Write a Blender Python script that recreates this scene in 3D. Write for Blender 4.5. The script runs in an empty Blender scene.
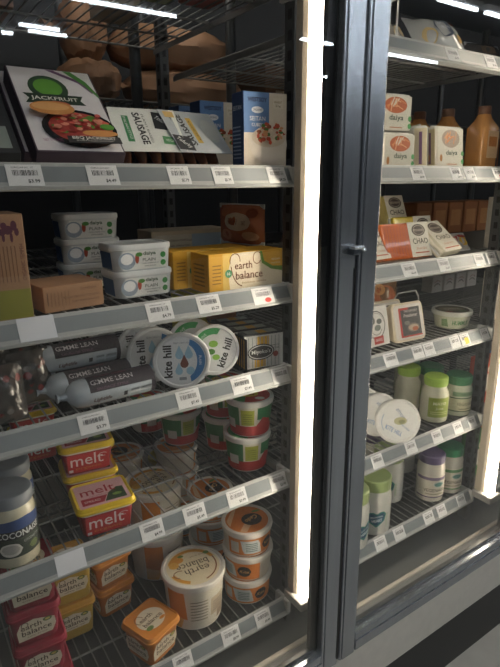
import bpy, bmesh, math, random
from mathutils import Vector, Matrix, Euler
random.seed(7)
PI=math.pi
sc=bpy.context.scene
COL=sc.collection

# ------------------------------------------------------------ materials
MATS={}
def lin(c): return c/12.92 if c<=.04045 else ((c+.055)/1.055)**2.4
def mat(code):
    """'#rrggbb/k' with k: p plastic, c card, g glossy, m metal, f film, w wire"""
    if code in MATS: return MATS[code]
    hx,_,k=code.partition('/'); k=k or 'c'
    rgb=[lin(int(hx[i:i+2],16)/255) for i in (1,3,5)]
    names={'p':'plastic','c':'card','g':'glossy_plastic','m':'brushed_metal','f':'film','w':'coated_wire','s':'stone'}
    m=bpy.data.materials.new(names[k]+'_'+hx[1:]); m.use_nodes=True
    nt=m.node_tree; bs=nt.nodes['Principled BSDF']
    tc=nt.nodes.new('ShaderNodeTexCoord'); nz=nt.nodes.new('ShaderNodeTexNoise')
    mp=nt.nodes.new('ShaderNodeMapping')
    nt.links.new(tc.outputs['Object'],mp.inputs['Vector']); nt.links.new(mp.outputs['Vector'],nz.inputs['Vector'])
    mx=nt.nodes.new('ShaderNodeMixRGB'); mx.blend_type='MIX'
    d={'m':.82,'s':.7}.get(k,.88)
    mx.inputs['Color1'].default_value=(*[c*d for c in rgb],1); mx.inputs['Color2'].default_value=(*[min(1,c*1.08) for c in rgb],1)
    nt.links.new(nz.outputs['Fac'],mx.inputs['Fac']); nt.links.new(mx.outputs['Color'],bs.inputs['Base Color'])
    nz.inputs['Scale'].default_value={'m':14,'s':9}.get(k,38)
    bs.inputs['Roughness'].default_value={'p':.38,'c':.6,'g':.2,'m':.25,'f':.22,'w':.4,'s':.55}[k]
    if k=='m':
        bs.inputs['Metallic'].default_value=.85; mp.inputs['Scale'].default_value=(6,6,.25)
    if k in 'gf': bs.inputs['Coat Weight'].default_value=.4
    if k in 'cs' or k=='f':
        bp=nt.nodes.new('ShaderNodeBump'); bp.inputs['Strength'].default_value=.12 if k!='f' else .5; bp.inputs['Distance'].default_value=.002
        nt.links.new(nz.outputs['Fac'],bp.inputs['Height']); nt.links.new(bp.outputs['Normal'],bs.inputs['Normal'])
    MATS[code]=m; return m
def emis(name,col,s):
    m=bpy.data.materials.new(name); m.use_nodes=True; nt=m.node_tree; bs=nt.nodes['Principled BSDF']
    bs.inputs['Base Color'].default_value=(.9,.9,.9,1); bs.inputs['Emission Color'].default_value=(*col,1); bs.inputs['Emission Strength'].default_value=s
    MATS[name]=m; return m
def clear(name,tint,ref=1.0,ior=1.45):
    m=bpy.data.materials.new(name); m.use_nodes=True; nt=m.node_tree
    for n in list(nt.nodes):
        if n.type!='OUTPUT_MATERIAL': nt.nodes.remove(n)
    out=[n for n in nt.nodes if n.type=='OUTPUT_MATERIAL'][0]
    tr=nt.nodes.new('ShaderNodeBsdfTransparent'); tr.inputs['Color'].default_value=(*tint,1)
    gl=nt.nodes.new('ShaderNodeBsdfGlossy'); gl.inputs['Roughness'].default_value=.015; gl.inputs['Color'].default_value=(ref,ref,ref,1)
    fr=nt.nodes.new('ShaderNodeFresnel'); ge=nt.nodes.new('ShaderNodeNewGeometry'); mr=nt.nodes.new('ShaderNodeMapRange')
    mr.inputs['To Min'].default_value=ior; mr.inputs['To Max'].default_value=1/ior   # thin pane: no total reflection at the far face
    nt.links.new(ge.outputs['Backfacing'],mr.inputs['Value']); nt.links.new(mr.outputs['Result'],fr.inputs['IOR'])
    mx=nt.nodes.new('ShaderNodeMixShader')
    nt.links.new(fr.outputs[0],mx.inputs[0]); nt.links.new(tr.outputs[0],mx.inputs[1]); nt.links.new(gl.outputs[0],mx.inputs[2]); nt.links.new(mx.outputs[0],out.inputs['Surface'])
    MATS[name]=m; return m
emis('lamp_tube',(1,.87,.69),74)
emis('store_tube',(.86,.93,1),50); emis('aisle_fill_tube',(1,.96,.90),62); emis('stock_fill_tube',(1,.92,.82),7)
clear('door_glass',(.84,.84,.835))
clear('clear_film',(.86,.88,.90),1.0,1.6)
def gm(c): return MATS[c] if c in MATS else mat(c)

# ------------------------------------------------------------ text
GLY={}
def glyph(s,shear=0,bold=0):
    key=(s,shear,bold)
    if key in GLY: return GLY[key]
    cu=bpy.data.curves.new('lettering','FONT'); cu.body=s; cu.resolution_u=2; cu.shear=shear; cu.offset=bold; cu.size=1
    ob=bpy.data.objects.new('lettering',cu); COL.objects.link(ob)
    bpy.context.view_layer.update()
    me=bpy.data.meshes.new_from_object(ob.evaluated_get(bpy.context.evaluated_depsgraph_get()))
    vs=[(v.co.x,v.co.y) for v in me.vertices]; fs=[tuple(p.vertices) for p in me.polygons]
    nz=[p.normal.z for p in me.polygons]
    fs=[f if n>0 else f[::-1] for f,n in zip(fs,nz)]
    bpy.data.objects.remove(ob); bpy.data.curves.remove(cu); bpy.data.meshes.remove(me)
    x0=min(v[0] for v in vs);x1=max(v[0] for v in vs);y0=min(v[1] for v in vs);y1=max(v[1] for v in vs)
    vs=[((x-(x0+x1)/2)/(x1-x0),(y-(y0+y1)/2)/(y1-y0)) for x,y in vs]
    GLY[key]=(vs,fs,(y1-y0)/(x1-x0)); return GLY[key]

# ------------------------------------------------------------ mesh builder
class B:
    def __init__(s): s.v=[];s.f=[];s.m=[];s.ms=[];s.sm=[]
    def mi(s,c):
        if c not in s.ms: s.ms.append(c)
        return s.ms.index(c)
    def add(s,vs,fs,c,smooth=False):
        o=len(s.v); s.v+= [tuple(v) for v in vs]; i=s.mi(c)
        for f in fs: s.f.append([o+k for k in f]); s.m.append(i); s.sm.append(smooth)
    def box(s,x0,x1,y0,y1,z0,z1,c,bev=0,M=None):
        bm=bmesh.new(); bmesh.ops.create_cube(bm,size=1)
        for v in bm.verts: v.co=Vector(((x0+x1)/2+v.co.x*(x1-x0),(y0+y1)/2+v.co.y*(y1-y0),(z0+z1)/2+v.co.z*(z1-z0)))
        if bev: bmesh.ops.bevel(bm,geom=bm.edges[:],offset=bev,segments=2,affect='EDGES',profile=.5)
        if M is not None: bm.transform(M)
        bm.verts.index_update()
        s.add([v.co.copy() for v in bm.verts],[[v.index for v in f.verts] for f in bm.faces],c); bm.free(); return s
    def loft(s,secs,c,cap=(True,True),smooth=True):
        """secs: list of rings of equal point count"""
        n=len(secs[0]); vs=[p for r in secs for p in r]; fs=[]
        for i in range(len(secs)-1):
            for j in range(n):
                k=(j+1)%n; fs.append([i*n+j,i*n+k,(i+1)*n+k,(i+1)*n+j])
        s.add(vs,fs,c,smooth)
        if cap[0]: s.add(secs[0],[list(range(n))[::-1]],c)
        if cap[1]: s.add(secs[-1],[list(range(n))],c)
        return s
    def rr(s,secs,c,cap=(True,True),n=5,cx=0,cy=0):
        R=[]
        for z,w,d,r in secs:
            ring=[]
            for qx,qy,a0 in ((1,1,0),(-1,1,90),(-1,-1,180),(1,-1,270)):
                for k in range(n+1):
                    a=math.radians(a0+90*k/n); ring.append((cx+qx*(w/2-r)+r*math.cos(a),cy+qy*(d/2-r)+r*math.sin(a),z))
            R.append(ring)
        return s.loft(R,c,cap)
    def lathe(s,prof,c,n=36,cap=(True,True),cx=0,cy=0):
        return s.loft([[(cx+r*math.cos(2*PI*k/n),cy+r*math.sin(2*PI*k/n),z) for k in range(n)] for r,z in prof],c,cap)
    def tube(s,p0,p1,r,c,n=6,r1=None):
        p0=Vector(p0);p1=Vector(p1);d=(p1-p0).normalized(); a=d.orthogonal().normalized(); b=d.cross(a); r1=r if r1 is None else r1
        return s.loft([[p+ (a*math.cos(2*PI*k/n)+b*math.sin(2*PI*k/n))*q for k in range(n)] for p,q in ((p0,r),(p1,r1))],c)
    def path(s,pts,r,c,n=6):
        for a,b in zip(pts,pts[1:]): s.tube(a,b,r,c,n)
        return s
    def grid(s,fn,nu,nv,c,smooth=True,closed=False):
        vs=[fn(i/nu,j/nv) for j in range(nv+1) for i in range(nu+1)]
        fs=[[j*(nu+1)+i,j*(nu+1)+i+1,(j+1)*(nu+1)+i+1,(j+1)*(nu+1)+i] for j in range(nv) for i in range(nu)]
        s.add(vs,fs,c,smooth); return s
    # flat printed artwork laid over a surface: mp(u,v,h)->point
    def art(s,mp,items,curved=False,h0=.0004,dh=.00018):
        for k,it in enumerate(items):
            h=h0+dh*k; t=it[0]
            if t=='t':
                _,txt,cu,cv,w,hh,c=it[:7]; o=it[7] if len(it)>7 else {}
                vs,fs,asp=glyph(txt,o.get('sh',0),o.get('b',0))
                if hh is None: hh=w*asp
                a=math.radians(o.get('rot',0)); ca,sa=math.cos(a),math.sin(a)
                s.add([mp(cu+x*w*ca-y*hh*sa,cv+x*w*sa+y*hh*ca,h) for x,y in vs],fs,c); continue
            if t=='arc':
                _,cu,cv,ru,rv,a0,a1,w,c=it; n=14; P=[]
                for i in range(n+1):
                    a=math.radians(a0+(a1-a0)*i/n); P.append((cu+ru*math.cos(a),cv+rv*math.sin(a),math.cos(a),math.sin(a)))
                vs=[mp(x-q*w/2,y-p*w/2,h) for x,y,q,p in P]+[mp(x+q*w/2,y+p*w/2,h) for x,y,q,p in P]
                s.add(vs,[[i,i+1,n+2+i,n+1+i] for i in range(n)],c); continue
            if t=='r': _,u0,v0,u1,v1,c=it; P=[(u0,v0),(u1,v0),(u1,v1),(u0,v1)]
            elif t=='e': _,cu,cv,ru,rv,c=it; P=[(cu+ru*math.cos(2*PI*i/24),cv+rv*math.sin(2*PI*i/24)) for i in range(24)]
            else: _,P,c=it
            if not curved: s.add([mp(u,v,h) for u,v in P],[list(range(len(P)))],c)
            else:
                a=min(p[0] for p in P); b=max(p[0] for p in P); n=max(2,int((b-a)/.005)+1); vs=[]
                def span(u):
                    ys=[]
                    for (x0,y0),(x1,y1) in zip(P,P[1:]+P[:1]):
                        if min(x0,x1)-1e-9<=u<=max(x0,x1)+1e-9:
                            if abs(x1-x0)<1e-9: ys+=[y0,y1]
                            else: ys.append(y0+(y1-y0)*(u-x0)/(x1-x0))
                    return (min(ys),max(ys)) if ys else (0,0)
                for i in range(n+1):
                    u=a+(b-a)*i/n; lo,hi=span(u); vs+=[mp(u,lo,h),mp(u,hi,h)]
                s.add(vs,[[2*i,2*i+2,2*i+3,2*i+1] for i in range(n)],c)
        return s
    def build(s,name,parent=None,label=None):
        me=bpy.data.meshes.new(name); me.from_pydata(s.v,[],s.f)
        for c in s.ms: me.materials.append(gm(c))
        me.polygons.foreach_set('material_index',s.m); me.polygons.foreach_set('use_smooth',s.sm)
        me.update()
        if any(s.sm):
            try: me.set_sharp_from_angle(angle=math.radians(38))
            except Exception: pass
        o=bpy.data.objects.new(name,me); COL.objects.link(o)
        if parent is not None: o.parent=parent
        if label: o['label']=label
        return o
def plan(o,U,V,N):
    o,U,V,N=map(Vector,(o,U,V,N)); return lambda u,v,h:o+U*u+V*v+N*h
def front(y,z0=0,x0=0,lean=0):   # a face looking to -Y; lean: dy per dz (positive = top comes forward)
    V=Vector((0,-lean,1)).normalized(); N=Vector((0,-1,-lean)).normalized()
    return plan((x0,y,z0),(1,0,0),V,N)
def left(x,y0=0,z0=0,lean=0):    # a face looking to -X, u runs towards the front
    V=Vector((-lean,0,1)).normalized(); N=Vector((-1,0,-lean)).normalized()
    return plan((x,y0,z0),(0,-1,0),V,N)
def top(z,rot=0,x0=0,y0=0):
    a=math.radians(rot); return plan((x0,y0,z),(math.cos(a),math.sin(a),0),(-math.sin(a),math.cos(a),0),(0,0,1))
def cyl(r0,r1,H,a0=0,z0=0):
    def f(u,v,h):
        r=r0+(r1-r0)*v/H+h; a=a0+u/((r0+r1)/2); return Vector((math.sin(a)*r,-math.cos(a)*r,z0+v))
    return f

# ------------------------------------------------------------ objects
def mark(o,label,cat,group=None,kind=None):
    if label: o['label']=label
    if cat: o['category']=cat
    if group: o['group']=group
    if kind: o['kind']=kind
    return o
def thing(name,label,cat,loc=(0,0,0),rz=0,group=None,rx=0,ry=0):
    o=bpy.data.objects.new(name,None); COL.objects.link(o); o.empty_display_size=.02
    o.location=loc; o.rotation_euler=(math.radians(rx),math.radians(ry),math.radians(rz))
    return mark(o,label,cat,group)
def dup(root,label,loc,rz=0,rx=0,ry=0,group=None,sc_=None):
    r=root.copy(); COL.objects.link(r); r.location=loc; r.rotation_euler=(math.radians(rx),math.radians(ry),math.radians(rz))
    r['label']=label
    if group: r['group']=group
    if sc_: r.scale=sc_
    for ch in list(root.children):
        c=ch.copy(); COL.objects.link(c); c.parent=r
        for g in list(ch.children):
            d=g.copy(); COL.objects.link(d); d.parent=c
    return r
def kids(o):
    out=[o]
    for c in o.children: out+=kids(c)
    return out
def rest(o,z):
    """let a leaning thing down until its lowest point touches z"""
    bpy.context.view_layer.update()
    lo=min((k.matrix_world@v.co).z for k in kids(o) if k.type=='MESH' for v in k.data.vertices)
    o.location.z+=z-lo; return o
def struct(name,b,parent=None): return mark(b.build(name,parent),None,None,None,'structure' if parent is None else None)

# shelf surfaces (m above the store floor)
ZT,ZA,ZB,ZC,ZD,ZE=1.852,1.523,1.290,1.110,.853,.494
RA,RB,RC,RD,RE,RF=1.790,1.527,1.300,1.076,.797,.527
RAILTOP=.006

# ------------------------------------------------------------ store shell
b=B(); b.box(-4,9,-9,1.9,-.06,0,'#c2beb4/s'); struct('floor',b)
b=B()
b.box(-4,9,-9,1.9,3.28,3.34,'#70757a/c')
struct('ceiling',b)
b=B(); b.box(-4,9,-9.1,-9,0,3.3,'#2b3036/c'); struct('wall_front',b)
b=B(); b.box(-4,9,1.8,1.9,0,3.3,'#101112/c'); struct('wall_back',b)
b=B(); b.box(-4.1,-4,-9,1.9,0,3.3,'#2b3036/c'); struct('wall_left',b)
b=B(); b.box(9,9.1,-9,1.9,0,3.3,'#2b3036/c'); struct('wall_right',b)
# store lamps: rows of batten lights parallel to the cooler
row_names=['nearest the cooler','second from cooler','furthest from cooler']
px0=None
def batten(x0,x1,y,label,em='store_tube',z=3.2,g='batten lights on the store ceiling'):
    global px0
    L=x1-x0
    t=thing('batten_light',label,'ceiling light',((x0+x1)/2,y,z),0,g)
    bb=B(); bb.box(-L/2,L/2,-.05,.05,.03,.08,'#d8dcdf/c'); bb.build('housing',t)
    bb=B(); bb.tube((-L/2+.03,0,.012),(L/2-.03,0,.012),.017,em,10); bb.build('lamp_tube',t)
for i,(x0,x1) in enumerate(((-.9,.9),(1.1,2.9),(3.1,4.75),(4.85,5.55),(5.65,7.3))):
    batten(x0,x1,-3.3,'batten light in the ceiling row %s, %s'%(row_names[0],['over the left end','second along','middle one','fourth along','at the right end'][i]))
for i,(x0,x1) in enumerate(((-.9,.9),(1.2,3.0),(4.68,5.45),(5.55,7.4))):
    batten(x0,x1,-5.2,'batten light in the ceiling row %s, %s'%(row_names[1],['at the left end','second along','third along','at the right end'][i]))
for i,(x0,x1,yy) in enumerate(((1.5,1.68,-6.85),(1.6,2.1,-6.4),(1.75,2.25,-6.62),(6.3,6.75,-6.95))):
    batten(x0,x1,yy,'batten light in the ceiling row %s, %s'%(row_names[2],['short one at the left end','second along','third along','at the right end'][i]))

for i,(x0,y) in enumerate(((-2.6,-1.9),(-.5,-1.9),(1.6,-1.9),(3.7,-1.9),(5.8,-1.9))):
    batten(x0,x0+1.8,y,'added fill light in the aisle row directly before the cooler, '+['leftmost','second from left','middle one','second from right','rightmost'][i],'aisle_fill_tube')  # row added out of view to brighten door frames, kick plate and floor
batten(.25,1.0,.66,'added unseen fill light under the cooler roof above the stock rack','stock_fill_tube',2.04,None)  # unseen lamp added to brighten the paper parcels on the rack
# ------------------------------------------------------------ cooler cabinet
STEEL='#8b9096/m'; DARK='#1d1f21/c'; RAILG='#727b80/p'; LIP='#9fa3a3/p'
t=thing('cooler_cabinet','grey metal cooler cabinet with shelf posts and sills behind the glass doors','cooler',(0,0,0))
b=B(); b.box(-.9,2.6,-.095,.72,.36,.40,'#54585a/p'); b.box(-.9,2.6,.70,.72,.40,.46,'#4b4f51/p'); b.build('cabinet_floor',t)
b=B(); b.box(-.9,2.6,-.125,-.095,.36,.446,'#6a6c6c/p',.003); b.box(-.9,2.6,-.098,-.085,.435,.450,'#a8a39a/p',.003); b.build('door_sill',t)
b=B(); b.box(-.9,2.6,-.125,.72,2.12,2.2,'#3c3f42/p'); b.build('header',t)
b=B(); b.box(-.94,-.9,-.125,.74,.36,2.2,'#2a2c2e/p'); b.build('side_panel',t)
b=B(); b.box(2.6,2.64,-.125,.74,.36,2.2,'#2a2c2e/p'); b.build('side_panel',t)
b=B(); b.box(-.9,2.6,-.10,-.06,.0,.36,'#151617/p'); b.build('toe_kick',t)
for mx in (-.045,.716,1.478):
    b=B(); b.box(mx-.024,mx+.042,-.1275,-.1025,.40,2.1,'#33373b/p',.003); b.build('mullion',t)
    # slotted shelf posts behind the mullion
    for yy in (.012,.60):
        b=B(); b.box(mx-.012,mx+.014,yy,yy+.03,.40,2.1,'#46494b/p')
        z=.5
        while z<2.05:
            b.box(mx-.0125,mx-.0118,yy+.008,yy+.02,z,z+.018,'#101112/c'); b.box(mx-.004,mx+.006,yy-.0008,yy+.0005,z,z+.018,'#101112/c'); z+=.036
        b.build('shelf_post',t)

b=B(); b.box(-.9,2.6,-.158,-.130,.280,.408,'#bcb8ae/p',.004); b.box(-.9,2.6,-.130,-.1005,.380,.404,'#77797a/p'); o=b.build('kick_plate'); mark(o,'long light grey kick plate running under the glass doors','kick plate')
def strip_light(x,label,z0=.56,z1=2.05):
    t=thing('strip_light',label,'cooler light',(x,0,0),0,'lit strip lights on the mullions')
    b=B()
    b.loft([[(-.010,-.036,z),(-.013,-.058,z),(-.007,-.0655,z),(.022,-.0655,z),(.030,-.060,z),(.030,-.038,z)][::-1] for z in (z0,z1)],'#b0a697/p',smooth=False)
    b.build('housing',t)
    b=B(); b.box(-.022,.032,-.099,-.034,z0-.022,z0,'#8f8f8c/p',.003); b.build('end_cap',t)
    b=B()
    b.loft([[(.009+.0115*math.cos(a),-.0785+.0115*math.sin(a),z) for a in [PI*k/12 for k in range(24)]] for z in (z0+.001,z1-.01)],'lamp_tube')
    b.build('diffuser',t)
strip_light(.680,'bright white vertical strip light beside the left bay, right of the stacked tubs')
strip_light(1.428,'bright white vertical strip light at the right edge of the right bay')

# ------------------------------------------------------------ doors
def door(x0,x1,label,handle_side,hz):
    t=thing('glass_door',label,'cooler door',(x0,-.128,.42))
    W=x1-x0; H=1.64; s=.050; rb=.052
    A='#a2a7ad/m'
    b=B()
    def stile(a,c): b.box(a,c,-.040,-.004,0,H,A,.004); b.box(a+.006,c-.006,-.0425,-.040,.004,H-.004,A,.001)
    stile(0,s); stile(W-s,W); b.box(s,W-s,-.040,-.004,0,rb,A,.004); b.box(s,W-s,-.040,-.004,H-.07,H,A,.004)
    b.box(s,W-s,-.0425,-.040,.006,rb-.02,A,.001)
    b.build('frame',t)
    b=B(); b.box(s,W-s,-.026,-.021,rb,H-.07,'door_glass'); b.build('glass',t)
    b=B(); k='#17191b/p'
    for a,c in (((s,s+.004),(W-s-.020,W-s)) if not handle_side else ((s,s+.020),(W-s-.020,W-s))): b.box(a,c,-.0205,-.010,rb,H-.07,k)
    b.box(s+.020,W-s-.020,-.0205,-.010,rb,rb+.010,k); b.box(s+.020,W-s-.020,-.0205,-.010,H-.1,H-.07,k); b.build('black_border',t)
    b=B()
    for a,c in ((.004,s-.004),(W-s+.004,W-.004)): b.box(a,c,-.004,.0,.01,H-.01,'#0e0f10/p')
    b.build('gasket',t)
    if handle_side:
        b=B(); hx=W-.016
        b.box(hx-.010,hx+.010,-.058,-.042,hz-.014,hz,'#6d757d/m',.003)
        hd=b.build('handle',t,'small metal latch body'); b=B(); b.box(hx-.012,hx+.014,-.063,-.048,hz-.003,hz+.003,'#eef2f6/m',.002)
        b.tube((hx+.010,-.055,hz),(hx+.018,-.057,hz-.006),.004,'#eef2f6/m',8)
        b.build('latch_lever',hd,'shiny chrome lever')
        b=B(); b.box(W-.0075,W-.004,-.0445,-.0422,.02,hz-.04,'#0c0d0e/p'); b.build('grip_channel',t)
    return t
door(-.040,.7135,'glass cooler door with brushed metal frame and latch, left bay',True,.965)
door(.7195,1.474,'glass cooler door with brushed metal frame in front of the right bay',False,0)
door(1.480,2.235,'glass cooler door beyond the right strip light, mostly out of frame',False,0)

# ------------------------------------------------------------ wire shelves
def shelf(x0,x1,z,label,name='wire_shelf'):
    """z = surface things stand on"""
    W=x1-x0; t=thing(name,label,'shelf',(x0,0,z),0,'wire shelves with price rails')
    zt=RAILTOP; b=B()
    P=[(0.002,zt),(-.001,zt+.001),(-.003,zt-.001),(-.0195,-.026),(-.022,-.028),(-.022,-.032),(-.018,-.034),(.004,-.034),(.004,-.030),(-.016,-.030),(-.013,-.025),(.002,zt-.004)]
    b.loft([[(x,y,q) for y,q in P] for x in (0,W)],LIP,smooth=False)
    b.art(plan((0,-.003,zt-.001),(1,0,0),Vector((0,-.0165,-.031)).normalized(),Vector((0,-.031,.0165)).normalized()),[('r',.004,.0045,W-.010,.030,RAILG)],h0=.0003)
    rail=b.build('price_rail',t)
    b=B(); b.box(W-.008,W+.003,-.021,.03,-.032,zt-.002,'#c2c4c2/p',.002); b.tube((W+.002,.010,-.008),(W+.007,.010,-.008),.004,'#d9dad8/p',8); b.build('rail_end_cap',rail)
    b=B(); n=int(W/.0245)
    for i in range(n+1):
        x=.006+(W-.012)*i/n; b.tube((x,.002,-.0018),(x,.60,-.0018),.0018,'#838583/w',5)
    for y in (.008,.125,.30,.45,.595): b.tube((.002,y,-.0058),(W-.002,y,-.0058),.0026,'#838583/w',6)
    b.build('wire_deck',t)
    for x in (.001,W-.001):
        b=B(); b.box(x-.0015,x+.0015,.004,.60,-.018,-.006,'#7d8080/p'); b.build('shelf_bracket',t)
    return t
LX0,LX1,RX0,RX1=-.020,.688,.742,1.445
names={}
for z,l in ((ZT,'wire shelf with white rail at the very top of the left bay'),(ZA,'wire shelf in the left bay holding the boxed burger and sausage packs'),
            (ZB,'wire shelf in the left bay holding kraft cartons and yellow butter box'),(ZC,'wire shelf in the left bay holding sausage rolls and round tubs on edge'),
            (ZD,'wire shelf in the left bay holding red margarine tubs and red-green tubs'),(ZE,'bottom wire shelf in the left bay holding stacked spread tubs')):
    shelf(LX0,LX1,z,l)
for z,l in ((RA,'wire shelf at the top of the right bay, bag of bread on it'),(RB,'wire shelf in the right bay holding pouches of white and orange shreds'),
            (RC,'wire shelf in the right bay holding orange cheese slice packs'),(RD,'wire shelf in the right bay holding the low round tub'),
            (RE,'wire shelf in the right bay holding green-capped jars'),(RF,'bottom wire shelf in the right bay with purple-capped jar')):
    shelf(RX0,RX1,z,l)
for z,l in ((RC,'wire shelf in the far right bay at cheese pack height'),(RE,'wire shelf in the far right bay at jar height'),(RF,'bottom wire shelf in the far right bay'),(RD,'wire shelf in the far right bay at tub height'),(RB,'wire shelf in the far right bay at shred pouch height')):
    shelf(1.50,2.2,z,l)

# ------------------------------------------------------------ price tags
K='#1b1c1e/c'
def barcode(u0,v0,u1,v1,seed):
    rnd=random.Random(seed); it=[]; u=u0
    while u<u1:
        w=rnd.choice((.0004,.0008,.0012)); it.append(('r',u,v0,min(u+w,u1),v1,K)); u+=w+rnd.choice((.0006,.0009,.0013))
    return it
def tag(x,z,label,w=.038,price=None,paper='#dcdfe2/c',extra=None,dx=0,code=True,hh=.034):
    """stands on the rail of the shelf whose surface is z"""
    U=Vector((1,0,0)); V=Vector((0,.0165,.031)).normalized(); N=Vector((0,-.031,.0165)).normalized()
    o=Vector((0,-.0195,-.026))   # bottom of rail face
    b=B(); b.add([o+U*u+V*v+N*h for h in (.0002,.0012) for u,v in ((-w/2,-.001),(w/2,-.001),(w/2,hh-.001),(-w/2,hh-.001))],
      [[3,2,1,0],[4,5,6,7],[0,1,5,4],[1,2,6,5],[2,3,7,6],[3,0,4,7]],paper)
    mp=lambda u,v,h:o+U*u+V*v+N*(h+.0012)
    it=[]
    if code:
        it=barcode(-w*.34,.015,w*.36,.024,int(x*1000)); 
        it.append(('t','ORGANIC ITEM'[:7+int(x*100)%5],-.002,.028,w*.62,.0028,K))
        if price: it.append(('t',price,w*.22,.006,w*.34,.0065,K,{'b':.02}))
    if extra: it+=extra
    b.art(mp,it,h0=.0002,dh=.00001)
    o_=b.build('price_tag'); o_.location=(x,0,z); mark(o_,label,'price tag','price tags on the shelf rails'); return o_
tag(.185,ZA,'price tag reading $3.99 at the left end of the rail under the burger box',.050,'$3.99')
tag(.302,ZA,'price tag reading $4.49 on the rail under the burger box, right half',.050,'$4.49')
tag(.436,ZA,'price tag on the upper left rail below the white sausage pack card',.041,'$5.79')
tag(.523,ZA,'price tag on the upper left rail below the grey sausage pack card',.040,'$5.79')
tag(.646,ZA,'price tag on the upper left rail below the blue and cream box',.044,'$4.29')
tag(.176,ZB,'blank torn white paper on the rail below the tall kraft carton',.056,None,'#d6dbe4/c',code=False,hh=.038)
tag(.386,ZB,'price tag on the rail below the two stacked white tubs',.050,'$4.79')
tag(.487,ZB,'price tag on the rail left of the yellow butter box',.049,'$5.29')
tag(.613,ZB,'price tag with a red sticker on the rail under the yellow butter box',.050,None,extra=[('e',.009,.006,.008,.005,'#d83a33/c')])
tag(.250,ZC,'price tag on the rail below the nearest sausage roll',.052,'$3.79')
tag(.436,ZC,'price tag on the rail below the white tub standing on edge',.050,'$7.49')
tag(.560,ZC,'price tag on the rail between the tubs on edge and the grey box',.050,'$7.49')
tag(.660,ZC,'price tag at the right end of the rail below the grey patterned box',.046,None)
tag(.185,ZD,'blank white paper tag on the rail left of the red margarine tub',.052,None,'#d6dbe4/c',code=False)
tag(.344,ZD,'price tag on the rail right of the red margarine tub',.048,'$4.99')
tag(.439,ZD,'price tag in the middle of the rail above the big white tub',.050,'$5.49')
tag(.543,ZD,'price tag on the rail above the pile of orange-lidded tubs',.048,'$3.99')
tag(.655,ZD,'price tag at the right end of the rail below the red and green tubs',.046,'$3.99')
tag(.395,ZE,'price tag on the bottom left rail below the orange tub',.046,None)
tag(.520,ZE,'price tag on the bottom left rail below the big white tub',.047,'$8.99')
tag(.612,ZE,'price tag on the bottom left rail below the stack of orange dip tubs',.044,'$4.49')
tag(1.150,RA,'price tag on the top right-bay rail below the bag of bread',.046,'$5.99')
tag(1.300,RA,'price tag on the top right-bay rail right of the bag of bread',.044,'$5.99')
tag(1.415,RA,'price tag at the right end of the top right-bay rail',.040,None)
tag(1.060,RB,'price tag on the rail below the stacked shred pouches',.045,'$4.99')
tag(1.205,RB,'price tag on the rail below the single shred pouch, left of two',.042,'$4.99')
tag(1.262,RB,'price tag on the rail below the single shred pouch, right of two',.042,'$4.99')
tag(1.385,RB,'price tag with red corner at the right end of the shred pouch rail',.040,None,extra=[('r',.002,.0,.02,.012,'#d2524c/c')])
tag(1.055,RC,'price tag on the rail below the orange cheese slices',.050,'$5.69')
tag(1.190,RC,'price tag on the rail below the pale cheese pack',.045,'$5.69')
tag(1.345,RC,'price tag near the right end of the cheese rail, left of two',.044,None)
tag(1.402,RC,'price tag at the right end of the cheese rail',.044,None)
tag(1.010,RD,'price tag at the left of the rail below the white printed box',.046,None)
tag(1.114,RD,'price tag on the rail below the white tray with dark label, left of two',.042,None)
tag(1.160,RD,'price tag on the rail below the white tray with dark label, right of two',.042,None)
tag(1.272,RD,'price tag on the rail left of the low round tub',.042,None)
tag(1.318,RD,'price tag with yellow mark on the rail below the low round tub',.040,None,extra=[('r',-.004,.002,.014,.02,'#e8d13a/c')])
tag(1.412,RD,'price tag at the right end of the rail with the low round tub',.036,None)
tag(.985,RE,'price tag at the left of the rail below the pile of white tubs',.040,None)
tag(1.118,RE,'price tag on the rail right of the white tub on edge',.044,None)
tag(1.232,RE,'price tag on the rail below the lime-capped jars',.042,None)
tag(1.330,RE,'price tag on the jar rail, second from the right end',.040,None)
tag(1.400,RE,'price tag at the right end of the jar rail',.036,None)
tag(1.020,RF,'price tag on the bottom right rail below the white jar',.044,None)
tag(1.098,RF,'price tag on the bottom right rail right of the white jar',.044,None)
tag(1.230,RF,'price tag on the bottom right rail, left of the purple-capped jar',.044,None)
tag(1.292,RF,'price tag on the bottom right rail under the purple-capped jar',.040,None)
tag(1.390,RF,'price tag at the right end of the bottom right rail',.040,None)

# ============================================================ PRODUCTS
def carton(name,label,cat,w,d,h,c,fa=None,la=None,ta=None,loc=(0,0,0),rz=0,rx=0,group=None,bev=.0015,ry=0):
    """origin at the middle of the front bottom edge"""
    t=thing(name,label,cat,loc,rz,group,rx,ry)
    b=B(); b.box(-w/2,w/2,0,d,0,h,c,bev); t_=b
    if fa: b.art(front(0),fa)
    if la: b.art(left(-w/2,d/2),la)
    if ta: b.art(top(h,0,0,d/2),ta)
    b.build('carton',t)
    b=B(); b.box(-w/2+.002,w/2-.002,d-.001,d+.0004,h*.08,h*.92,c); b.build('end_flap',t)
    return t

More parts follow.
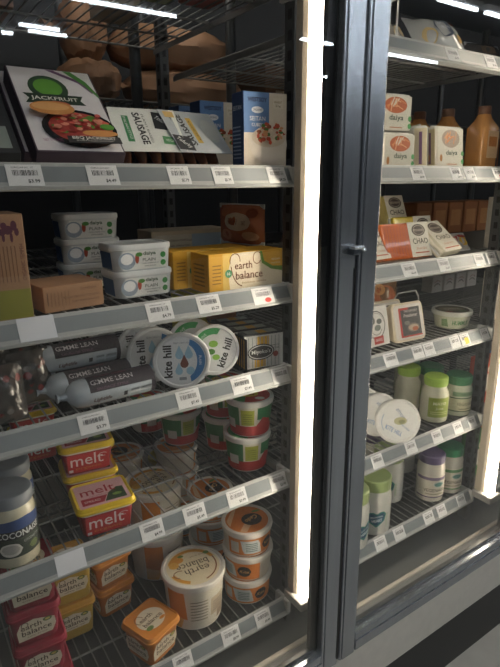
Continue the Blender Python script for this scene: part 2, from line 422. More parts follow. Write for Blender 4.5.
# ---- shelf A, left bay
def food_tray_art(w,h):
    G='#356b32/c'; it=[('r',-w/2+.003,.003,w/2-.003,h-.003,'#dcdadf/c')]
    it+=[('p',[(-w*.05,h-.004),(w*.30,h-.035),(w*.42,h-.062),(w*.47,h-.056),(w*.30,h-.026),(w*.05,h-.004)],'#6a4a72/c'),
         ('p',[(w*.16,h-.004),(w*.36,h-.04),(w*.485,h-.075),(w*.485,h-.062),(w*.40,h-.03),(w*.26,h-.004)],'#4c8a3c/c')]
    it+=[('e',-.014,h*.74,.033,.034,'#2c4a33/c'),('e',-.014,h*.75,.024,.023,'#5f9a3c/c'),
         ('p',[(-.060,h*.66),(.040,h*.66),(.033,h*.60),(.040,h*.545),(-.060,h*.545),(-.052,h*.60)],'#243a2c/c'),
         ('t','JACKFRUIT',-.010,h*.603,.078,.012,'#e8e8e0/c',{'b':.01}),('e',-.010,h*.54,.022,.008,'#b8614a/c')]
    # dish
    it+=[('e',.012,h*.26,.062,.048,'#2b2e31/g'),('e',.014,h*.27,.053,.038,'#a9433a/c')]
    rnd=random.Random(3)
    for _ in range(60):
        a=rnd.uniform(0,2*PI); q=rnd.uniform(0,1)**.5
        it.append(('e',.014+q*.046*math.cos(a),h*.27+q*.031*math.sin(a),rnd.uniform(.003,.007),rnd.uniform(.002,.005),rnd.choice(['#c4544a/c','#b23c34/c','#d98a74/c','#d9a890/c','#5d8a38/c','#8f2f2a/c'])))
    it+=[('e',-.026,h*.42,.036,.017,'#c68a4e/c'),('e',-.028,h*.435,.030,.010,'#dba76c/c'),('e',.036,h*.145,.030,.008,'#c68a4e/c'),('e',.052,h*.22,.012,.008,'#4f8a32/c')]
    it+=[('p',[(-.022,h*.105),(.066,h*.105),(.066,h*.03),(-.022,h*.03)],'#26282b/c'),('t','BBQ JACKFRUIT',.022,h*.082,.072,.009,'#e9e9e6/c',{'b':.01}),('t','SMOKY PULLED JACKFRUIT',.022,h*.052,.062,.004,'#c9c9c6/c'),
         ('t','NET WT 10 OZ',-.045,h*.05,.03,.006,'#8a4a70/c')]
    return it
wj,hj=.145,.216
jk=carton('food_box','white jackfruit meal box leaning back, burger photo on its front','boxed food',wj,.034,hj,'#3b2d3c/c',food_tray_art(wj,hj),loc=(.2875,.030,ZA),rx=-47,group='leaning meal boxes on the upper shelf')
rest(jk,ZA)
j2=dup(jk,'jackfruit meal box leaning behind the front one, only its edge showing',(.2805,.082,ZA),rx=-47); rest(j2,ZA)
b3=carton('food_box','black meal box with grey lower label at the left edge beside the jackfruit box','boxed food',.13,.03,.2,'#22262a/c',[('r',-.05,.01,.055,.06,'#7f8a86/c'),('t','SMOKY',0,.045,.07,.012,'#dfe3e0/c'),('r',-.05,.1,.05,.16,'#34424a/c')],loc=(.128,.03,ZA),rx=-47,group='leaning meal boxes on the upper shelf'); rest(b3,ZA)
# dark packs behind the meal boxes
for i,(x,y,l) in enumerate(((.30,.34,'dark packet standing behind the jackfruit box'),(.43,.36,'dark packet standing behind the white sausage pack'))):
    q=carton('food_packet',l,'packet',.11,.03,.12,'#24282c/f',[('r',-.04,.03,.04,.08,'#3f4a50/c')],loc=(x,y,ZA),group='dark packets at the back of the upper shelf',bev=.008)

def sausage_pack(label,loc,rz,bg,band,flip,group='sausage packs with card sleeves'):
    t=thing('sausage_pack',label,'sausage pack',loc,rz,group)
    W=.118
    for i in range(4):
        b=B(); x=-W/2+.017+i*.028
        pts=[(.004+.0015*0,0)]+[(.0135*math.sin(PI*min(1,max(0.12,k/10))) if k in(0,10) else .0135*min(1,(math.sin(PI*k/10))**.4),k*.0125) for k in range(1,10)]+[(.004,.125)]
        b.lathe([(r,z) for r,z in pts],'#5a3826/g',14)
        for k in range(3): b.lathe([(.0138,.03+k*.03),(.0140,.032+k*.03),(.0138,.034+k*.03)],'#2e1d16/g',14,cap=(False,False))
        o=b.build('sausage',t); o.location=(x,.052,0.002); o.rotation_euler=(math.radians(-42),0,0)
    b=B()   # vacuum film tray
    V=Vector((0,math.sin(math.radians(42)),math.cos(math.radians(42)))); N=Vector((0,-math.cos(math.radians(42)),math.sin(math.radians(42))))
    P=[(-W/2-.004,-.004),(W/2+.004,-.004),(W/2+.004,.140),(-W/2-.004,.140)]
    o=Vector((0,.074,0)); b.add([o+Vector((u,0,0))+V*v+N*h for h in (0,.0008) for u,v in P],[[3,2,1,0],[4,5,6,7],[0,1,5,4],[1,2,6,5],[2,3,7,6],[3,0,4,7]],'#2a2522/f'); b.build('tray',t)
    b=B(); mp=plan(Vector((0,.030,.026)),(1,0,0),Vector((0,.669,.743)),Vector((0,-.743,.669)))
    w=W/2+.004; h=.105
    b.add([mp(u,v,k) for k in (0,.0012) for u,v in ((-w,0),(w,0),(w,h),(-w,h))],[[3,2,1,0],[4,5,6,7],[0,1,5,4],[1,2,6,5],[2,3,7,6],[3,0,4,7]],bg)
    mp2=lambda u,v,k:mp(u,v,k+.0012)
    if not flip:
        it=[('r',-.042,.022,-.030,.085,band),('t','SAUSAGE',-.012,.055,.078,.014,K,{'rot':-86,'b':.03}),('t','ITALIAN STYLE',-.036,.055,.055,.005,'#f0f2ee/c',{'rot':-86}),('t','PLANT BASED',.0,.055,.07,.004,K,{'rot':-86}),
            ('p',[(.014,.055),(.050,.050),(.052,.092),(.016,.097)],'#20242a/c'),('t','Tofurky',.033,.073,.032,.012,'#e8ecea/c',{'rot':-40,'sh':.3}),('p',[(.022,.018),(.052,.014),(.053,.033),(.023,.037)],'#5f9a6a/c'),('t','VEGAN',.038,.0255,.022,.006,'#eef2ee/c',{'rot':-8})]
    else:
        it=[('r',-.008,.024,.004,.088,band),('t','SAUSAGE',.000-.022,.056,.078,.014,K,{'rot':94,'b':.03}),('t','KIELBASA',-.002,.056,.05,.005,K,{'rot':94}),
            ('p',[(-.062,.006),(-.026,.003),(-.024,.038),(-.061,.042)],'#20242a/c'),('t','Tofurky',-.043,.022,.032,.012,'#e8ecea/c',{'rot':-48,'sh':.3}),
            ('e',.036,.056,.018,.030,'#b3b9b8/c'),('r',-.055,.085,-.030,.1,'#c9a96a/c')]
    b.art(mp2,it,h0=.0002); b.build('card_sleeve',t)
    return t
rest(sausage_pack('sausage pack with a white card sleeve and green band',(.418,.018,ZA),-6,'#e2e6e2/c','#3f8a5a/c',False),ZA)
rest(sausage_pack('sausage pack with a grey-blue card sleeve and yellow band',(.535,.020,ZA),10,'#a7afb6/c','#b99a43/c',True),ZA)

def seitan(label,loc,rz=0):
    w,d,h=.097,.046,.140; cr='#e3d8c6/c'; bl='#5d84b8/c'
    fa=[('r',-w/2+.001,.001,w/2-.001,h*.5,'#e6dcca/c'),('r',-w/2+.001,h*.48,.008,h-.001,bl),('r',.008,h*.48,w/2-.001,h-.001,'#e6dcca/c'),
        ('t','WESTSOY',-.018,h*.90,.042,.008,'#1e2c55/c',{'b':.03}),('e',-.018,h*.77,.013,.006,'#e9edf3/c'),('t','ORGANIC',-.018,h*.77,.02,.004,'#1e2c55/c'),
        ('t','SEITAN',-.018,h*.66,.034,.008,'#f2f4f7/c'),('t','CUBED',-.018,h*.58,.026,.006,'#f2f4f7/c'),('r',.016,h*.80,.038,h*.93,'#efe6d2/c'),('t','WHEAT',.027,h*.88,.018,.004,'#7a6a4a/c'),('t','21g',.027,h*.83,.012,.005,K),
        ('e',.006,h*.33,.042,.034,'#efe7da/g'),('e',.006,h*.42,.038,.018,'#d9cdb8/c')]
    rnd=random.Random(5)
    for _ in range(46):
        a=rnd.uniform(0,2*PI); q=rnd.uniform(0,1)**.5
        fa.append(('e',.008+q*.034*math.cos(a),h*.44+q*.018*math.sin(a)+.004,rnd.uniform(.002,.006),rnd.uniform(.002,.0045),rnd.choice(['#c23a26/c','#b54a2c/c','#8c4a2a/c','#d8a070/c','#e8d9bf/c','#4b7a34/c','#d8502e/c'])))
    la=[('r',-d/2+.002,.002,d/2-.002,h-.002,'#24406e/c'),('t','SEITAN',0,h*.8,.034,.008,'#dfe6f0/c')]
    for k in range(9): la.append(('r',-.016,.02+k*.007,.016,.0225+k*.007,'#8fa3c4/c'))
    return carton('seitan_box',label,'boxed food',w,d,h,'#2c4a7c/c',fa,la,loc=loc,rz=rz,group='blue and cream seitan boxes')
sb=seitan('blue and cream box with bowl photo at the right end of its shelf',(.642,.020,ZA),-5)
dup(sb,'blue and cream box standing just left of the front one, in its shade',(.632,.170,ZA),-2)
dup(sb,'blue and cream box furthest back behind the grey sausage card',(.630,.265,ZA),2)

# ---- shelf B, left bay
fa=[('r',-.046,.004,.046,.05,'#8a8a34/c'),('t','ORGANIC TEMPEH',.040,.092,.056,.006,'#5a2e34/c',{'rot':90})]
for k in range(6): fa.append(('r',.002+k*.0055,.062,.0035+k*.0055,.118,'#7d5c44/c'))
for (u,v,a,c) in ((-.012,.142,.013,.009),(-.028,.138,.009,.007),(.004,.150,.008,.010),(.010,.138,.006,.008),(-.022,.150,.008,.007),(-.005,.128,.004,.010),(-.026,.128,.004,.008),(-.038,.150,.004,.006)): fa.append(('e',u*.55+.030,.142+(v-.142)*.8,a*.55,c*.75,'#5c3040/c'))
t=carton('kraft_carton','tall kraft carton with purple picture and olive base at the left edge','carton',.094,.10,.166,'#a88364/c',fa,loc=(.133,.016,ZB),group='kraft cartons on the second left shelf')
fa=[('r',-.048,.012,-.046,.034,'#6a4a34/c'),('t','ORGANIC SPROUTED TOFU BLOCK',.012,.022,.070,.004,'#5a3e2c/c'),('t','KEEP REFRIGERATED',.02,.014,.050,.0035,'#5a3e2c/c'),('t','TEMPEH',.025,.034,.03,.005,'#6a4a34/c')]
for k in range(6): fa.append(('r',-.042+k*.006,.010,-.040+k*.006,.034,'#8a6849/c'))
carton('kraft_carton','low kraft carton lying between the tall carton and the white tubs','carton',.108,.10,.044,'#a07a5a/c',fa,loc=(.255,.045,ZB),rz=8,group='kraft cartons on the second left shelf')

def cream_tub(label,loc,rz=0):
    t=thing('cream_tub',label,'tub',loc,rz,'rectangular cream cheese tubs'); w,d,h=.124,.088,.050
    b=B(); b.rr([(0,w-.014,d-.014,.016),(.003,w-.010,d-.010,.018),(h*.80,w-.004,d-.004,.020)],'#c9d2d6/p')
    b.art(front(-d/2+.0056,0,0,.07),[('r',-.042,.003,.044,.038,'#dfe3e2/c'),('e',-.034,.020,.017,.016,'#93a3b4/c'),('e',-.034,.023,.012,.010,'#e6ebee/c'),
       ('e',-.014,.024,.004,.010,'#a8482e/c'),('e',-.010,.031,.007,.004,'#4e8a3a/c'),('t','daiya',.011,.0315,.026,.009,'#274a30/c',{'b':.02}),('t','PLAIN',.010,.0205,.026,.006,'#2a3136/c'),
       ('t','CREAM CHEESE STYLE',.012,.0135,.034,.0025,'#3a4246/c'),('t','SPREAD',.012,.0085,.024,.0025,'#3a4246/c'),('e',.0385,.028,.0055,.0055,'#3f8f4a/c'),('e',.0385,.013,.0055,.0055,'#3f8f4a/c')],h0=.0008)
    b.art(left(-w/2+.0056,0,0,.07),[('r',-.026,.004,.026,.036,'#3c5f8e/c')],h0=.0008)
    b.build('tub',t)
    b=B(); b.rr([(h*.78,w-.004,d-.004,.020),(h*.80,w,d,.022),(h-.003,w,d,.022),(h,w-.004,d-.004,.020),(h,w-.016,d-.016,.016),(h-.002,w-.018,d-.018,.015)],'#d5dbdd/p'); b.build('lid',t)
    return t
ct=cream_tub('white cream cheese tub on the shelf, lower of the front pair',(.398,.112,ZB),2)
dup(ct,'white cream cheese tub stacked on top of the front pair',(.397,.112,ZB+.05),1)
for k in range(3): dup(ct,['lowest','middle','topmost'][k]+' of the shaded tubs stacked behind and left of the white pair',(.352,.262,ZB+.05*k),-3)
dup(ct,'shaded cream cheese tub behind the front pair, beside the taller stack',(.418,.375,ZB),0)

def butter_box(label,loc,rz=0,g='yellow butter stick boxes'):
    w,d,h=.180,.070,.076; Y='#d9a52c/c'
    fa=[('r',-w/2+.001,.001,-.052,h-.001,Y),('p',[(-.058,.001),(-.030,.001),(-.038,.03),(-.032,h-.001),(-.058,h-.001)],'#e6c468/c'),
        ('p',[(-.042,.001),(w/2-.001,.001),(w/2-.001,h-.001),(-.036,h-.001),(-.046,.04)],'#e7dcc2/c'),
        ('p',[(.030,h-.001),(.036,.050),(.060,.036),(w/2-.001,.030),(w/2-.001,h-.001)],'#5d8a32/c'),('p',[(.036,h-.001),(.042,.054),(.064,.042),(w/2-.001,.040),(w/2-.001,h-.001)],Y),
        ('arc',.024,.062,.010,.012,20,330,.0018,'#7a4a2a/c'),('arc',-.030,.060,.012,.014,-10,200,.0018,'#7a4a2a/c'),('arc',-.010,.058,.030,.050,190,262,.002,'#7a4a2a/c'),
        ('t','earth',-.010,.050,.042,.015,'#6a3424/c',{'b':.005}),('t','balance',.004,.030,.066,.016,'#6a3424/c',{'b':.005}),('t','buttery sticks',.016,.014,.060,.005,'#8a6a3a/c'),
        ('e',-.046,.036,.008,.008,'#4f9a6a/c'),('t','16',-.046,.036,.007,.006,'#f2f2ea/c'),('t','VEGAN',.070,.056,.022,.004,'#f4eed8/c'),('t','soy free',.070,.048,.022,.004,'#e9f2d0/c')]
    for k in range(6): fa.append(('r',-w/2+.006,.018+k*.007,-.064,.020+k*.007,'#8a6a1c/c'))
    la=[('r',-.030,.002,.030,h-.002,'#c7922a/c')]+[('r',-.02,.012+k*.008,.02,.015+k*.008,'#7e5c18/c') for k in range(6)]
    return carton('butter_box',label,'boxed food',w,d,h,Y,fa,la,loc=loc,rz=rz,group=g)
bb=butter_box('yellow and cream butter stick box on the second left shelf, nearest the rail',(.594,.016,ZB),1)
dup(bb,'yellow butter stick box directly behind the front one, its left end showing',(.557,.095,ZB),2)
fa=[('r',-.09,.002,.0,.043,'#b9b3a6/c'),('r',.0,.002,.095,.043,'#93a6b8/c'),('t','WHOLE GRAIN TORTILLA',-.04,.03,.08,.005,'#4a3c30/c'),('t','ORGANIC SPROUTED',-.04,.018,.07,.004,'#4a3c30/c')]
cc=carton('long_carton','long cream and grey carton on top of another behind the butter boxes','carton',.196,.09,.052,'#b5a892/c',fa,loc=(.585,.23,ZB+.053),rz=-3,group='long cartons behind the butter boxes')
dup(cc,'long cream and grey carton on the shelf, underneath its twin behind the butter boxes',(.585,.23,ZB),-3)

def pouch(name,label,cat,w,h,d,c,art,loc,rz=0,rx=0,group=None,seed=1,inner='film_pouch',seam='#cfd2d2/f'):
    """pillow pouch: bulged front and back, crimped top and bottom"""
    rnd=random.Random(seed); t=thing(name,label,cat,loc,rz,group,rx)
    ph=[rnd.uniform(0,6) for _ in range(6)]
    def bulge(u,v): 
        e=max(0,(1-abs(2*u-1)**2.6))*max(0,(1-abs(2*v-1)**3)); return d/2*e+.0018*math.sin(17*u+ph[0])*math.sin(13*v+ph[1])*e**.5+.0008*math.sin(41*u+9*v+ph[2])*e**.5
    b=B()
    b.grid(lambda u,v:((u-.5)*w,-bulge(u,v),v*h),16,18,c); b.grid(lambda u,v:((.5-u)*w,bulge(1-u,v)+.0003,v*h),16,18,c)
    if art:
        def mp(u,v,k):
            uu=min(1,max(0,u/w+.5)); vv=min(1,max(0,v/h)); return Vector((u,-bulge(uu,vv)-k-.0006,v))
        b.art(mp,art,curved=True,dh=.0003,h0=.0008)
    b.build(inner,t)
    b=B()
    for z0,z1 in ((-.001,.009),(h-.009,h+.001)): b.box(-w/2,w/2,-.0012,.0012,z0,z1,seam)
    b.build('crimped_seal',t)
    return t
pouch('meat_packet','reddish packet with a pale oval label standing behind the butter box','packet',.15,.088,.03,'#b06a4a/f',[('e',-.04,.02,.02,.012,'#c98a62/f'),('e',.045,.07,.018,.01,'#8a4a34/f'),('e',.04,.02,.025,.010,'#d0a080/f'),('e',-.045,.07,.018,.01,'#c07850/f'),('e',0,.05,.045,.02,'#c9b8a2/c'),('t','Field Roast',0,.05,.06,.013,'#6a2e22/c',{'sh':.3})],(.670,.150,ZB+.074),-82,0,'packets behind the butter box',4,)
pouch('meat_packet','pale reddish packet standing under the oval-label one behind the butter box','packet',.15,.074,.034,'#9a7a6c/f',[('e',0,.035,.045,.018,'#cfc4b8/c')],(.670,.150,ZB),-82,0,'packets behind the butter box',5)

# ---- shelf C, left bay
def snack(label,loc,seed,w=.075,h=.10):
    rnd=random.Random(seed); it=[]
    for _ in range(26): it.append(('e',rnd.uniform(-.028,.028),rnd.uniform(.016,h-.016),rnd.uniform(.004,.008),rnd.uniform(.004,.008),rnd.choice(['#4d4340/f','#7a3230/f','#6f6a66/f','#3c3836/f','#5c5049/f'])))
    return pouch('snack_bag',label,'bag',w,h,.045,'#4b4743/f',it,loc,rnd.uniform(-8,8),-6,'clear bags at the left of the third shelf',seed,seam='#4a4846/f')
rest(snack('clear bag with red and brown pieces at the left edge of the third shelf',(.120,.045,ZC),3),ZC)
rest(snack('clear bag with dark pieces beside the sausage rolls',(.180,.105,ZC),6),ZC)
rest(snack('clear bag standing behind the two front bags at the left edge',(.118,.16,ZC),9,.08,.13),ZC)
rest(snack('clear bag with red twist at the back left of the third shelf',(.19,.25,ZC),12,.08,.12),ZC)

def sausage_roll(label,loc,rz,spin=0):
    t=thing('sausage_roll',label,'sausage roll',loc,rz,'white film sausage rolls'); R=.0262; L=.165
    b=B(); prof=[(-L/2,.006),(-L/2+.006,.016),(-L/2+.016,R-.002),(-L/2+.03,R),(L/2-.012,R),(L/2-.004,R-.004),(L/2,.012)]
    n=28; secs=[[(x,r*math.cos(2*PI*k/n),r*math.sin(2*PI*k/n)) for k in range(n)] for x,r in prof]
    b.loft(secs,'#b9c3ca/f')
    def mp(u,v,h):  # v wraps round the roll, 0 facing the front
        a=v/R; return Vector((u,-math.cos(a)*(R+h),math.sin(a)*(R+h)))
    def wrap(u0,u1,v0,v1,c,h): 
        m=10; vs=[mp(u,v0+(v1-v0)*k/m,h) for k in range(m+1) for u in (u0,u1)]; b.add(vs,[[2*k,2*k+1,2*k+3,2*k+2] for k in range(m)],c,True)
    wrap(-.046,.078,.006,.050,'#2c2630/c',.0003); wrap(.072,.080,-.03,.05,'#3a3440/c',.0004)
    b.art(mp,[('t','GIMME LEAN',-.002,.024,.080,.010,'#c8c4c6/c',{'b':.01}),('t','PLANT BASED',.0,.038,.06,.004,'#8a4450/c'),('t','Lightlife',.0-.024,-.010,.034,.010,'#5a3838/c',{'sh':.2,'b':.02}),
              ('r',.016,-.013,.023,-.004,'#3a3a40/c'),('r',.03,-.018,.046,-.002,'#98a2aa/c'),('r',.05,-.018,.072,-.002,'#98a2aa/c'),('t','NUTRITION',.038,-.004,.014,.002,K),('t','KEEP COLD 14 OZ',.061,-.004,.018,.002,K),('t','SAUSAGE STYLE',-.004,.011,.06,.0045,'#7d5a70/c')],h0=.0006,dh=.0001)
    b.build('film_roll',t)
    b=B(); b.tube((-L/2-.012,0,0),(-L/2+.004,0,0),.005,'#9aa5ae/f',8,.009); b.tube((-L/2-.006,0,0),(-L/2-.003,0,0),.0065,'#d6dde2/m',8); b.tube((-L/2-.016,0,0),(-L/2-.010,0,0),.009,'#9aa5ae/f',8,.005); b.build('clipped_end',t)
    return t
sr=sausage_roll('white and black sausage roll lying nearest the rail',(.302,.040,ZC+.0264),2)
dup(sr,'sausage roll lying on the shelf behind the nearest one, its end poking out left',(.280,.098,ZC+.0264),4)
dup(sr,'sausage roll lying on top of the others at the back',(.270,.128,ZC+.0264+.046),1)
dup(sr,'sausage roll on the shelf under the topmost one',(.275,.155,ZC+.0264),0)

def scaled(items,k):
    out=[]
    for it in items:
        it=list(it)
        if it[0]=='p': it[1]=[(u*k,v*k) for u,v in it[1]]
        elif it[0]=='t': it[2]*=k; it[3]*=k; it[4]*=k; it[5]=it[5]*k if it[5] else None
        elif it[0]=='arc':
            for q in (1,2,3,4,7): it[q]*=k
        else:
            for q in (1,2,3,4): it[q]*=k
        out.append(tuple(it))
    return out
def round_tub(name,label,cat,loc,R,h,body,lid,lidart,sideart=None,rz=0,rx=0,ry=0,group=None,taper=.86,n=40,recess=True,a0=0):
    t=thing(name,label,cat,loc,rz,group,rx,ry)
    r1=R*.955; r0=R*taper
    b=B(); b.lathe([(r0-.003,0),(r0,.003),(r1,h-.008)],body,n)
    if sideart: b.art(cyl(r0,r1,h-.008,a0),sideart,curved=True,h0=.0005)
    b.build('tub',t)
    b=B(); b.lathe([(r1-.001,h-.014),(R,h-.013),(R+.0012,h-.007),(R,h-.001),(R-.002,h),(R-.006,h),(R-.0075,h-.0022)],lid,n)
    b.art(top(h-.0022),lidart,h0=.0003,dh=.00008); b.build('lid',t)
    return t
def kite_art(arcc,drop1,drop2):
    def drop(u,v,s,c): return ('p',[(u+s*.8*math.cos(math.radians(a)),v+s*.8*math.sin(math.radians(a))) for a in range(150,391,20)]+[(u,v+s*1.9)],c)
    return [('e',0,0,.046,.046,'#e1e4e6/c'),
        ('p',[(.0455*math.cos(math.radians(a)),.0455*math.sin(math.radians(a))) for a in range(-68,69,8)]+[(.030*math.cos(math.radians(a)),.036*math.sin(math.radians(a))) for a in range(60,-61,-12)],arcc),
        ('t','kite hill',-.027,.000,.064,.0165,K,{'rot':90,'b':.03}),('t','PLAIN',.036,.0,.018,.005,'#eef3f8/c',{'rot':-90}),
        drop(-.004,.012,.010,drop1),drop(.014,.012,.010,drop1),drop(.005,-.006,.010,drop2),drop(-.006,-.020,.009,drop1),('e',.016,-.020,.008,.008,drop1),('r',-.006,-.038,.008,-.032,'#8a9096/c'),('t','CREAM CHEESE STYLE',.0,.036,.03,.003,'#6a6f74/c')]
kt=round_tub('spread_tub','white tub standing on edge, blue crescent and drops on its lid, nearest the rail','tub',(.456,.054,ZC+.05),.0550,.045,'#c6cacb/p','#dfe1e2/p',kite_art('#3b78b0/c','#9cc4dc/c','#7a4a40/c'),
    rz=-24,rx=84,group='white spread tubs standing on edge'); rest(kt,ZC)
kg=round_tub('spread_tub','white tub standing on edge with green band and lime leaf, right of the blue one','tub',(.545,.085,ZC+.05),.0525,.045,'#c6cacb/p','#dfe1e2/p',
    [('e',0,0,.046,.046,'#e1e4e6/c'),('p',[(.0455*math.cos(math.radians(a)),.0455*math.sin(math.radians(a))) for a in range(70,171,8)]+[(.032*math.cos(math.radians(a)),.032*math.sin(math.radians(a))) for a in range(166,72,-10)],'#3f9a58/c'),
     ('t','kite hill',.021,-.008,.062,.016,K,{'rot':68,'b':.03}),('t','CHIVE',-.024,.026,.022,.006,'#f0f4ee/c',{'rot':42}),('e',-.002,.012,.010,.007,'#8bbf4a/c'),('e',-.008,-.004,.009,.006,'#4e8a3a/c'),('e',.002,-.016,.008,.006,'#8bbf4a/c')],rz=-20,rx=74,group='white spread tubs standing on edge'); rest(kg,ZC)
q=dup(kg,'white tub with green band standing behind the blue and green ones',(.532,.160,ZC+.05),-18,78); rest(q,ZC)
pos=[(.424,.122,-16,84),(.418,.170,-12,84),(.414,.218,-12,84),(.410,.266,-10,84),(.406,.314,-10,84)]
ls=['first white tub on edge behind the blue-crescent one','second white tub on edge behind the blue-crescent one','third white tub on edge behind the blue-crescent one','fourth white tub on edge behind the blue-crescent one','fifth white tub on edge, deepest of the row of tubs']
for (x,y,rz,rx),l in zip(pos,ls): q=dup(kt,l,(x,y,ZC+.05),rz,rx); rest(q,ZC)

mi=[('r',-.046,.002,.046,.075,'#cfd1ce/c'),('r',-.022,.004,.004,.026,'#d9a72c/c'),('r',-.016,.05,.012,.072,'#d9a72c/c')]
for k in range(-5,5): mi.append(('r',k*.009-.0015,.004,k*.009+.0005,.072,'#9aa0a4/c'))
mi+=[('e',-.008,.038,.032,.018,'#22262a/c'),('e',-.008,.038,.0295,.0155,'#d9dcda/c'),('e',-.008,.038,.0275,.0135,'#22262a/c'),('t',"Miyoko's",-.008,.038,.045,.012,'#e3e6e3/c',{'b':.01}),('e',.027,.030,.0065,.0065,'#8c3a34/c'),('t','EUROPEAN STYLE',.026,.050,.020,.003,K),('t','CULTURED',.026,.044,.018,.003,K)]
la=[('r',-.035,.002,.035,.074,'#2a2d31/c')]+[('r',-.03+k*.012,.006,-.025+k*.012,.07,'#c79a2c/c') for k in range(5)]
mb=carton('vegan_butter_box','grey patterned box with black oval logo and yellow patches','boxed food',.096,.032,.078,'#33373a/c',mi,la,[('r',-.036,-.012,.036,.012,'#8e9690/c'),('r',-.01,-.012,.01,.012,'#c79a2c/c')],loc=(.638,.020,ZC),rz=-9,group='grey patterned boxes in a row')
for k,l in enumerate(('second grey patterned box, behind the front one','third grey patterned box in the row','fourth grey patterned box, last in the row')): dup(mb,l,(.640+.003*k,.064+.042*k,ZC),-9)
pouch('cheese_packet','yellow-green packet with square emblem standing behind the grey boxes','packet',.10,.145,.022,'#a3a34c/f',[('r',-.03,.08,.03,.12,'#c8c492/c'),('e',0,.1,.016,.012,'#7c8436/c')],(.595,.265,ZC),-10,0,'packets at the back of the third left shelf',21)
pouch('cheese_packet','orange-brown packet at the right end behind the grey boxes','packet',.09,.150,.026,'#8a5a3a/f',[('r',-.03,.03,.03,.06,'#c9a24a/c'),('r',-.03,.09,.03,.12,'#a04432/c')],(.655,.235,ZC),-50,0,'packets at the back of the third left shelf',22)

# ---- shelf D, left bay
def rect_tub(name,label,loc,w,d,h,body,lid,fa,ta,la=None,rz=0,group=None,under=None):
    """tapered tub with an overhanging lid; stacking pitch = h"""
    t=thing(name,label,'tub',loc,rz,group)
    k=.80; w0,d0=w*k,d*k; w1,d1=w*.915,d*.915; hb=h*.86; le=(d1-d0)/2/hb
    b=B(); b.rr([(0,w0-.004,d0-.004,.012),(.002,w0,d0,.014),(hb,w1,d1,.016)],body)
    b.art(front(-d0/2,0,0,le),fa,h0=.0006); 
    if la is not None: b.art(left(-w0/2,0,0,(w1-w0)/2/hb),la,h0=.0006)
    b.build('tub',t)
    b=B(); b.rr([(hb-.001,w1,d1,.013),(hb-.003,w,d,.015),(hb+.001,w,d,.015),(hb+.002,w-.003,d-.003,.014),(h-.003,w-.004,d-.004,.014),(h,w-.007,d-.007,.013),(h,w-.012,d-.012,.011),(h-.002,w-.014,d-.014,.010)],lid)
    if under: b.rr([(hb-.008,w1+.001,d1+.001,.016),(hb-.003,w1+.003,d1+.003,.017)],under,cap=(False,False))
    b.art(top(h-.002),ta,h0=.0003); b.build('lid',t)
    return t
RED='#c23436/c'; YEL='#e6c62c/p'
fa=[('r',-.042,.004,.042,.045,RED),('t','melt',-.003,.031,.066,.026,'#f4e6e2/c',{'b':.004}),('t','organic',-.001,.0115,.052,.008,'#dc8a44/c'),('r',-.040,.006,-.032,.012,'#e6e0dc/c'),('arc',.030,.036,.008,.004,20,300,.0012,'#f0dcd8/c')]
ta=[('r',-.048,-.041,.048,.041,'#e0b4ba/c'),('p',[(.0,-.034),(.042,-.034),(.042,.006),(.030,.008),(.012,-.006)],'#2f4a30/c'),('p',[(-.042,-.034),(-.002,-.034),(.008,-.012),(-.042,-.010)],'#a8283c/c'),
    ('t','melt',-.006,.012,.066,.026,'#a8243a/c',{'b':.004}),('t','SPREAD',-.022,-.023,.03,.007,'#f0dcdc/c'),('t','rich and creamy',.0,-.0075,.05,.004,'#7a2c38/c'),('e',.026,-.018,.009,.005,'#7fa04a/c')]
mt=rect_tub('margarine_tub','red margarine tub with yellow lid nearest the rail, its pink lid print in view',(.272,.056,ZD),.114,.102,.065,'#a82a2c/p',YEL,fa,ta,[('r',-.038,.004,.038,.045,'#a8262c/c')],-6,'red margarine tubs with yellow lids','#e4dfd2/p')
dup(mt,'red margarine tub stacked on top, behind the nearest one and close under the shelf',(.283,.185,ZD+.0655),-8)
dup(mt,'red margarine tub supporting the top one, only its yellow lid edge showing',(.285,.182,ZD),-8)
for k in range(2): dup(mt,['lower','upper'][k]+' red margarine tub in the shaded stack left of the others',(.225,.42,ZD+.0655*k),-4)
dup(mt,'red margarine tub on the shelf in the deep shade behind the stacks',(.320,.30,ZD),-8)

def coco(label,loc,rz=0):
    t=thing('spread_jar',label,'jar',loc,rz,'coconut spread jars'); R=.042
    b=B(); b.lathe([(R-.006,0),(R-.001,.004),(R,.012),(R,.100),(R-.003,.110),(R-.009,.116),(R-.010,.119)],'#d2cdb4/g')
    b.art(cyl(R,R,.1,0,0),[('r',-.062,.024,.062,.066,'#39443c/c'),('p',[(-.062,.066),(.062,.066),(.062,.092),(.02,.098),(-.03,.094),(-.062,.088)],'#2d4a82/c'),('r',-.062,.060,.062,.076,'#1f262b/c'),
        ('t','COCONAISE',.006,.0685,.078,.012,'#d6dad8/c',{'b':.02}),('e',-.012,.040,.019,.013,'#dcd9d0/c'),('e',-.012,.041,.015,.009,'#b9b8b2/c'),('e',.028,.038,.010,.007,'#6a7a4a/c'),('t','COCONUT MAYO',.03,.052,.04,.005,'#b9c0bc/c')],curved=True,h0=.0005)
    b.build('jar',t)
    b=B(); b.lathe([(R-.004,.116),(R-.003,.115),(R-.001,.118),(R-.001,.134),(R-.003,.137),(R-.008,.138)],'#8c939b/p'); b.build('cap',t)
    return t
cj=coco('coconut mayo jar with grey cap and dark label nearest the rail',(.106,.047,ZD))
dup(cj,'coconut mayo jar with grey cap standing behind the front jar',(.124,.150,ZD),20)

